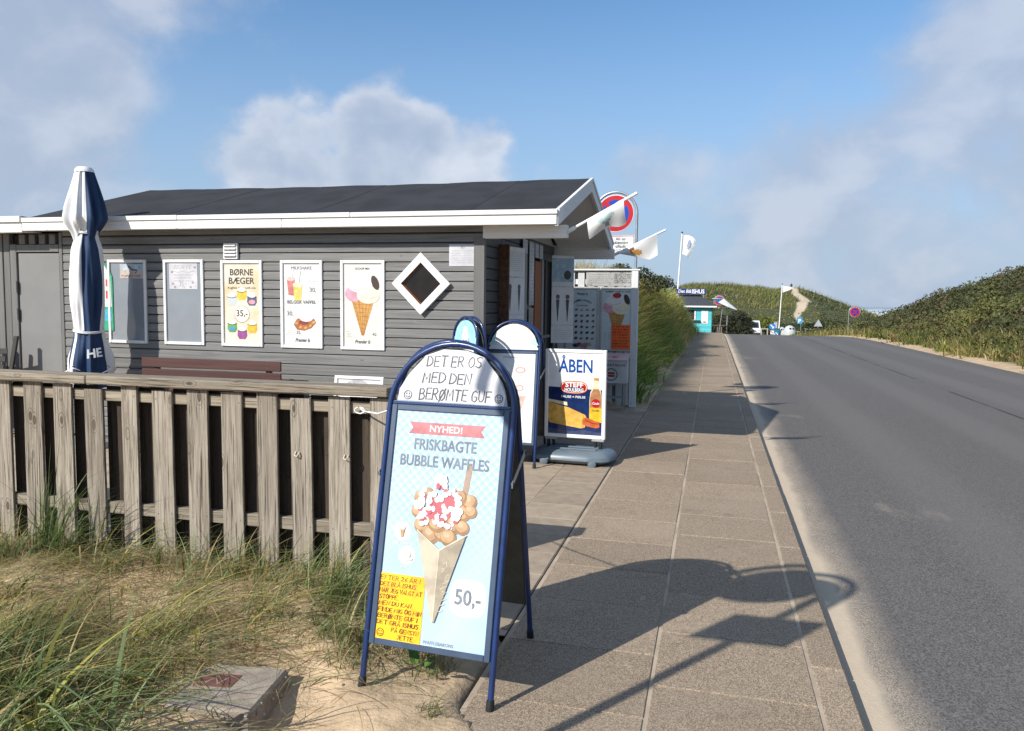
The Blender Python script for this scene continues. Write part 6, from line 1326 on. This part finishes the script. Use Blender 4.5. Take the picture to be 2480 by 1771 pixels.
    tag(mb.build('beach_litter', [pm('pebble_dark', (.12, .09, .07)), pm('pebble_pale', (.55, .48, .4)), pm('bark_bit', (.20, .12, .07))]), 'small pebbles and bark bits scattered on the foreground sand', 'pebbles', kind='stuff')
    # small broad leaves by the sign foot
    t = thing('weed', 'small broad leaved green weed at the foot of the bubble waffle sign', 'weed', (-1.30, 3.32, float(H(-1.30, 3.32))))
    mb = MB(); mb.tube([(0, 0, 0), (.02, 0, .06), (.03, .02, .11)], .003, 5); mb.build('stem', pm('weed_stem', (.06, .10, .02)), t)
    for i in range(6):
        a = i*1.1; r = .02+.012*(i % 3); mb = MB(Matrix.Translation((.02+.04*math.cos(a), .04*math.sin(a), .04+.013*i)) @ Matrix.Rotation(a, 4, 'Z') @ Matrix.Rotation(R(-35), 4, 'Y'))
        mb.add([(0, 0, 0), (r*.6, -r*.55, .004), (r*1.6, -r*.5, 0), (r*2.2, 0, -.004), (r*1.6, r*.5, 0), (r*.6, r*.55, .004), (r, 0, -.004)], [(0, 1, 6), (1, 2, 6), (2, 3, 6), (3, 4, 6), (4, 5, 6), (5, 0, 6)]); mb.build('leaf', pm('weed_leaf', (.07, .16, .02), (.05, .12, .018), 20, rough=.5), t)
foreground_grass()

def bank_grass():
    # long grass along the pavement beyond the hut
    P = []
    def area(n, x0, x1, y0, y1, hmin, hmax, wd, pal, pr, leanmu=.75, ang=R(5), sd=.8, segs=4, yp=1.0, dens=None, per=26):
        nt = max(8, n//per); tx = RNG.uniform(x0, x1, nt); ty = y0+(y1-y0)*RNG.random(nt)**yp
        if dens is not None: k = RNG.random(nt) < dens(tx, ty); tx, ty = tx[k], ty[k]
        nt = len(tx); tc = mixcol(nt, pal, pr, .28); th = RNG.uniform(.65, 1.25, nt); ta = RNG.normal(ang, .5, nt)
        i = np.repeat(np.arange(nt), per); n = len(i); sp = .06+.004*ty[i]
        bx = tx[i]+RNG.normal(0, 1, n)*sp; by = ty[i]+RNG.normal(0, 1, n)*sp; z = H(bx, by)-.02
        h = RNG.uniform(hmin, hmax, n)*th[i]; lean = np.clip(RNG.normal(leanmu, .32, n), .1, 1.6)
        an = np.where(RNG.random(n) < .45, RNG.uniform(0, 2*math.pi, n), RNG.normal(ta[i], sd, n))
        w = wd*RNG.uniform(.7, 1.5, n)*(1+by/40)
        P.append(blades(np.stack([bx, by, z], -1), h, w, lean, an, segs, .42, tc[i]*(1+RNG.uniform(-.35, .35, (n, 1)))))
    lush = [(.22, .37, .06), (.15, .27, .045), (.33, .39, .10), (.48, .42, .17)]; dry = [(.60, .46, .17), (.50, .40, .13), (.62, .47, .20), (.32, .33, .09)]
    edge = lambda x, y: (x < -1.42-.18*np.sin(y*1.3)-.10*np.sin(y*3.1))*1.
    area(15000, -3.4, -1.3, 13.9, 32, .35, .80, .020, lush, [.4, .25, .22, .13], 1.0, R(-40), .9, 5, 1.25, edge)
    area(7000, -3.6, -1.75, 14.5, 36, .55, 1.0, .015, dry, [.4, .3, .2, .1], .8, R(-30), .8, 5, 1.2, lambda x, y: (x < -1.9-.2*np.sin(y))*1.)
    area(9000, -5.5, -2.0, 13.9, 24, .6, 1.05, .010, dry, [.4, .3, .15, .15], .55, R(0), .9, 4, 1.2)
    area(15000, -3.6, -1.3, 26, 58, .4, .80, .020, lush+dry, [.25, .2, .1, .1, .1, .1, .1, .05], .7, R(0), .9, 3, 1.0, edge)
    V, F, C = join(P); tag(npmesh('bank_grass', V, F, blade_m, C), 'tall mixed green and straw grass on the bank left of the pavement', 'grass', kind='stuff')
    P.clear()
    ev = lambda x, y: (x > 9.15+.25*np.sin(y*.7)+.15*np.sin(y*2.1))*(RNG.random(len(x)) < np.clip(1.5-(x-9.2)/2.2, .10, 1))
    area(24000, 9.0, 12.4, 24, 100, .25, .65, .028, [(.20, .21, .055), (.30, .26, .085), (.12, .15, .035), (.36, .29, .12), (.17, .10, .045)], [.3, .25, .25, .15, .05], .7, R(170), 1.2, 3, 1.0, ev)
    V, F, C = join(P); tag(npmesh('verge_grass', V, F, blade_m, C), 'yellow green grass verge along the right edge of the road', 'grass', kind='stuff')
bank_grass()

def leaf_cloud(ctr, rad, nleaf, size, cols, flatten=.8):
    """leaf quads on a lumpy dome shell; ctr (N,3), rad (N,), cols (N,3)"""
    N = len(ctr); M_ = N*nleaf; ci = np.repeat(np.arange(N), nleaf)
    u = RNG.normal(size=(M_, 3)); u /= np.linalg.norm(u, axis=1)[:, None]; u[:, 2] = np.abs(u[:, 2])*1.0-.15
    rr = rad[ci]*(.70+.34*RNG.random(M_)**.7)*(1+.16*np.sin(u[:, 0]*5+ci)*np.cos(u[:, 1]*6+ci*1.7))
    p = ctr[ci]+u*rr[:, None]*np.array((1, 1, flatten))
    nrm = u+RNG.normal(0, .55, (M_, 3)); nrm /= np.linalg.norm(nrm, axis=1)[:, None]
    a = np.cross(nrm, RNG.normal(size=(M_, 3))); a /= np.linalg.norm(a, axis=1)[:, None]; b = np.cross(nrm, a)
    s = (size[ci] if hasattr(size, '__len__') else size)*RNG.uniform(.6, 1.3, M_); a = a*s[:, None]; b = b*(s*.62)[:, None]
    V = np.stack([p-a*.9, p-b, p+a, p+b], 1).reshape(-1, 3); F = np.arange(M_*4).reshape(-1, 4)
    C = np.repeat(cols[ci]*(1+RNG.uniform(-.32, .32, (M_, 1))), 4, axis=0); return V, F, C
def scrub():
    # right bank
    n = 2700; x = RNG.uniform(10.2, 27, n); y = 30+RNG.random(n)*78; k = RNG.random(n) < np.clip((x-10.0)/1.6, .15, 1); x, y = x[k], y[k]; n = len(x)
    r = RNG.uniform(.35, .8, n)+np.where(RNG.random(n) < .18, RNG.uniform(.2, .65, n), 0); z = H(x, y)-.18+.25*r; ctr = np.stack([x, y, z], -1)
    patch = np.sin(x*.33+1)*np.cos(y*.21)+.5*np.sin(x*.9+y*.5)
    base = np.where((patch > .55)[:, None], np.array((.135, .140, .042)), np.array((.074, .080, .030)))*(1+RNG.uniform(-.25, .3, (n, 1)))
    base = np.where((RNG.random(n) < .10)[:, None], np.array((.13, .095, .05)), base)
    V, F, C = leaf_cloud(ctr, r, 150, .045+.0007*y, base); tag(npmesh('dune_scrub', V, F, leaf_m, C), 'dense dark green scrub covering the dune bank right of the road', 'scrub', kind='stuff')
    # far dune: scrub and grass
    n = 3000; x = RNG.uniform(-22, 36, n); y = 108+RNG.random(n)**.9*92; k = (pathd(x, y) > 1.25); x, y = x[k], y[k]; n = len(x); r = RNG.uniform(.8, 1.7, n); z = H(x, y)-.45*r
    dark = (np.sin(x*.21+2)+np.cos(y*.10+x*.13)+RNG.normal(0, .5, n)+np.where(y < 150, .8, 0)+np.where(x > 17.5, 1.3, 0)) > .25
    base = np.where(dark[:, None], np.array((.070, .085, .034)), np.array((.185, .175, .05)))*(1+RNG.uniform(-.25, .3, (n, 1)))
    V, F, C = leaf_cloud(np.stack([x, y, z], -1), r, 62, .20, base, .62)
    n = 24000; bx = RNG.uniform(-22, 33, n); by = 150+RNG.random(n)*48; k = (pathd(bx, by) > 1.05) & ((bx < 17+RNG.normal(0, 2, n)) | (RNG.random(n) < .18)) & (np.sin(bx*.35+1)+np.cos(by*.16)+RNG.normal(0, .5, n) < .9); bx, by = bx[k], by[k]; n = len(bx)
    G = blades(np.stack([bx, by, H(bx, by)-.05], -1), RNG.uniform(.6, 1.3, n), RNG.uniform(.06, .11, n), np.clip(RNG.normal(.6, .2, n), .1, 1), RNG.normal(0, 1, n), 3, .3, mixcol(n, [(.20, .20, .066), (.27, .24, .09), (.12, .15, .045)], [.45, .25, .3]))
    V, F, C = join([(V, F, C), G]); tag(npmesh('hill_scrub', V, F, leaf_m, C), 'green scrub and grass covering the far dune around the sandy path', 'scrub', kind='stuff')
    # bushes one can tell apart
    def bush(label, x, y, lobes, col, size, nl, name='shrub', group='dark shrubs'):
        z = float(H(x, y)); t = thing(name, label, 'shrub', (x, y, z), 0, group)
        c = np.array([(a, b, h) for a, b, h, r in lobes]); r = np.array([q[3] for q in lobes]); cols = np.array([col]*len(lobes))*(1+RNG.uniform(-.2, .25, (len(lobes), 1)))
        V, F, C = leaf_cloud(c, r, nl, size, cols, .9); npmesh('foliage', V, F, leaf_m, C, t)
        mb = MB()
        for a, b, h, q in lobes[::2]: mb.tube([(a*.2, b*.2, -.1), (a*.6, b*.6, h*.5), (a, b, h)], [.05, .04, .02], 6)
        mb.build('stems', pm('bark', (.09, .07, .05), rough=.9), t)
    def lob(n, rx, ry, h, r): return [(random.uniform(-rx, rx), random.uniform(-ry, ry), max(.1, h*random.uniform(.25, 1)*(1-.35*abs(i/n-.5))), r*random.uniform(.75, 1.2)) for i in range(n)]
    bush('dark green shrub on the bank just right of the grey fence top', -3.2, 25.5, lob(16, 1.0, .9, 1.0, .5), (.055, .068, .028), .050, 260)
    bush('rounded dark shrub further along the bank behind the first', -2.7, 31, lob(12, .8, 1.2, .7, .5), (.06, .07, .03), .055, 220)
    bush('large near black shrub between the turquoise kiosk and the white van', 1.9, 74, lob(30, 1.2, 2.0, 1.75, .7), (.036, .040, .020), .085, 330)
    bush('dark shrub touching the front of the white van', 1.2, 92, lob(24, 1.5, 2.0, 1.5, .8), (.036, .042, .020), .10, 260)
    bush('low olive shrub below the triangular sign', 12.6, 98, lob(14, 1.4, 1.0, .6, .5), (.10, .10, .05), .09, 150)
    bush('dark shrub row behind the recycling domes', 10.2, 109, lob(26, 3.4, 1.2, 1.2, 1.0), (.045, .058, .022), .12, 230)
    bush('broad green shrub behind the parking sign', 14.2, 106, lob(24, 3, 1.5, 1.5, 1.0), (.055, .075, .025), .12, 230)
    bush('bright yellow green shrub mass low on the far dune', 4.5, 124, lob(26, 5, 3, 1.6, 1.3), (.125, .140, .022), .17, 190)
scrub()
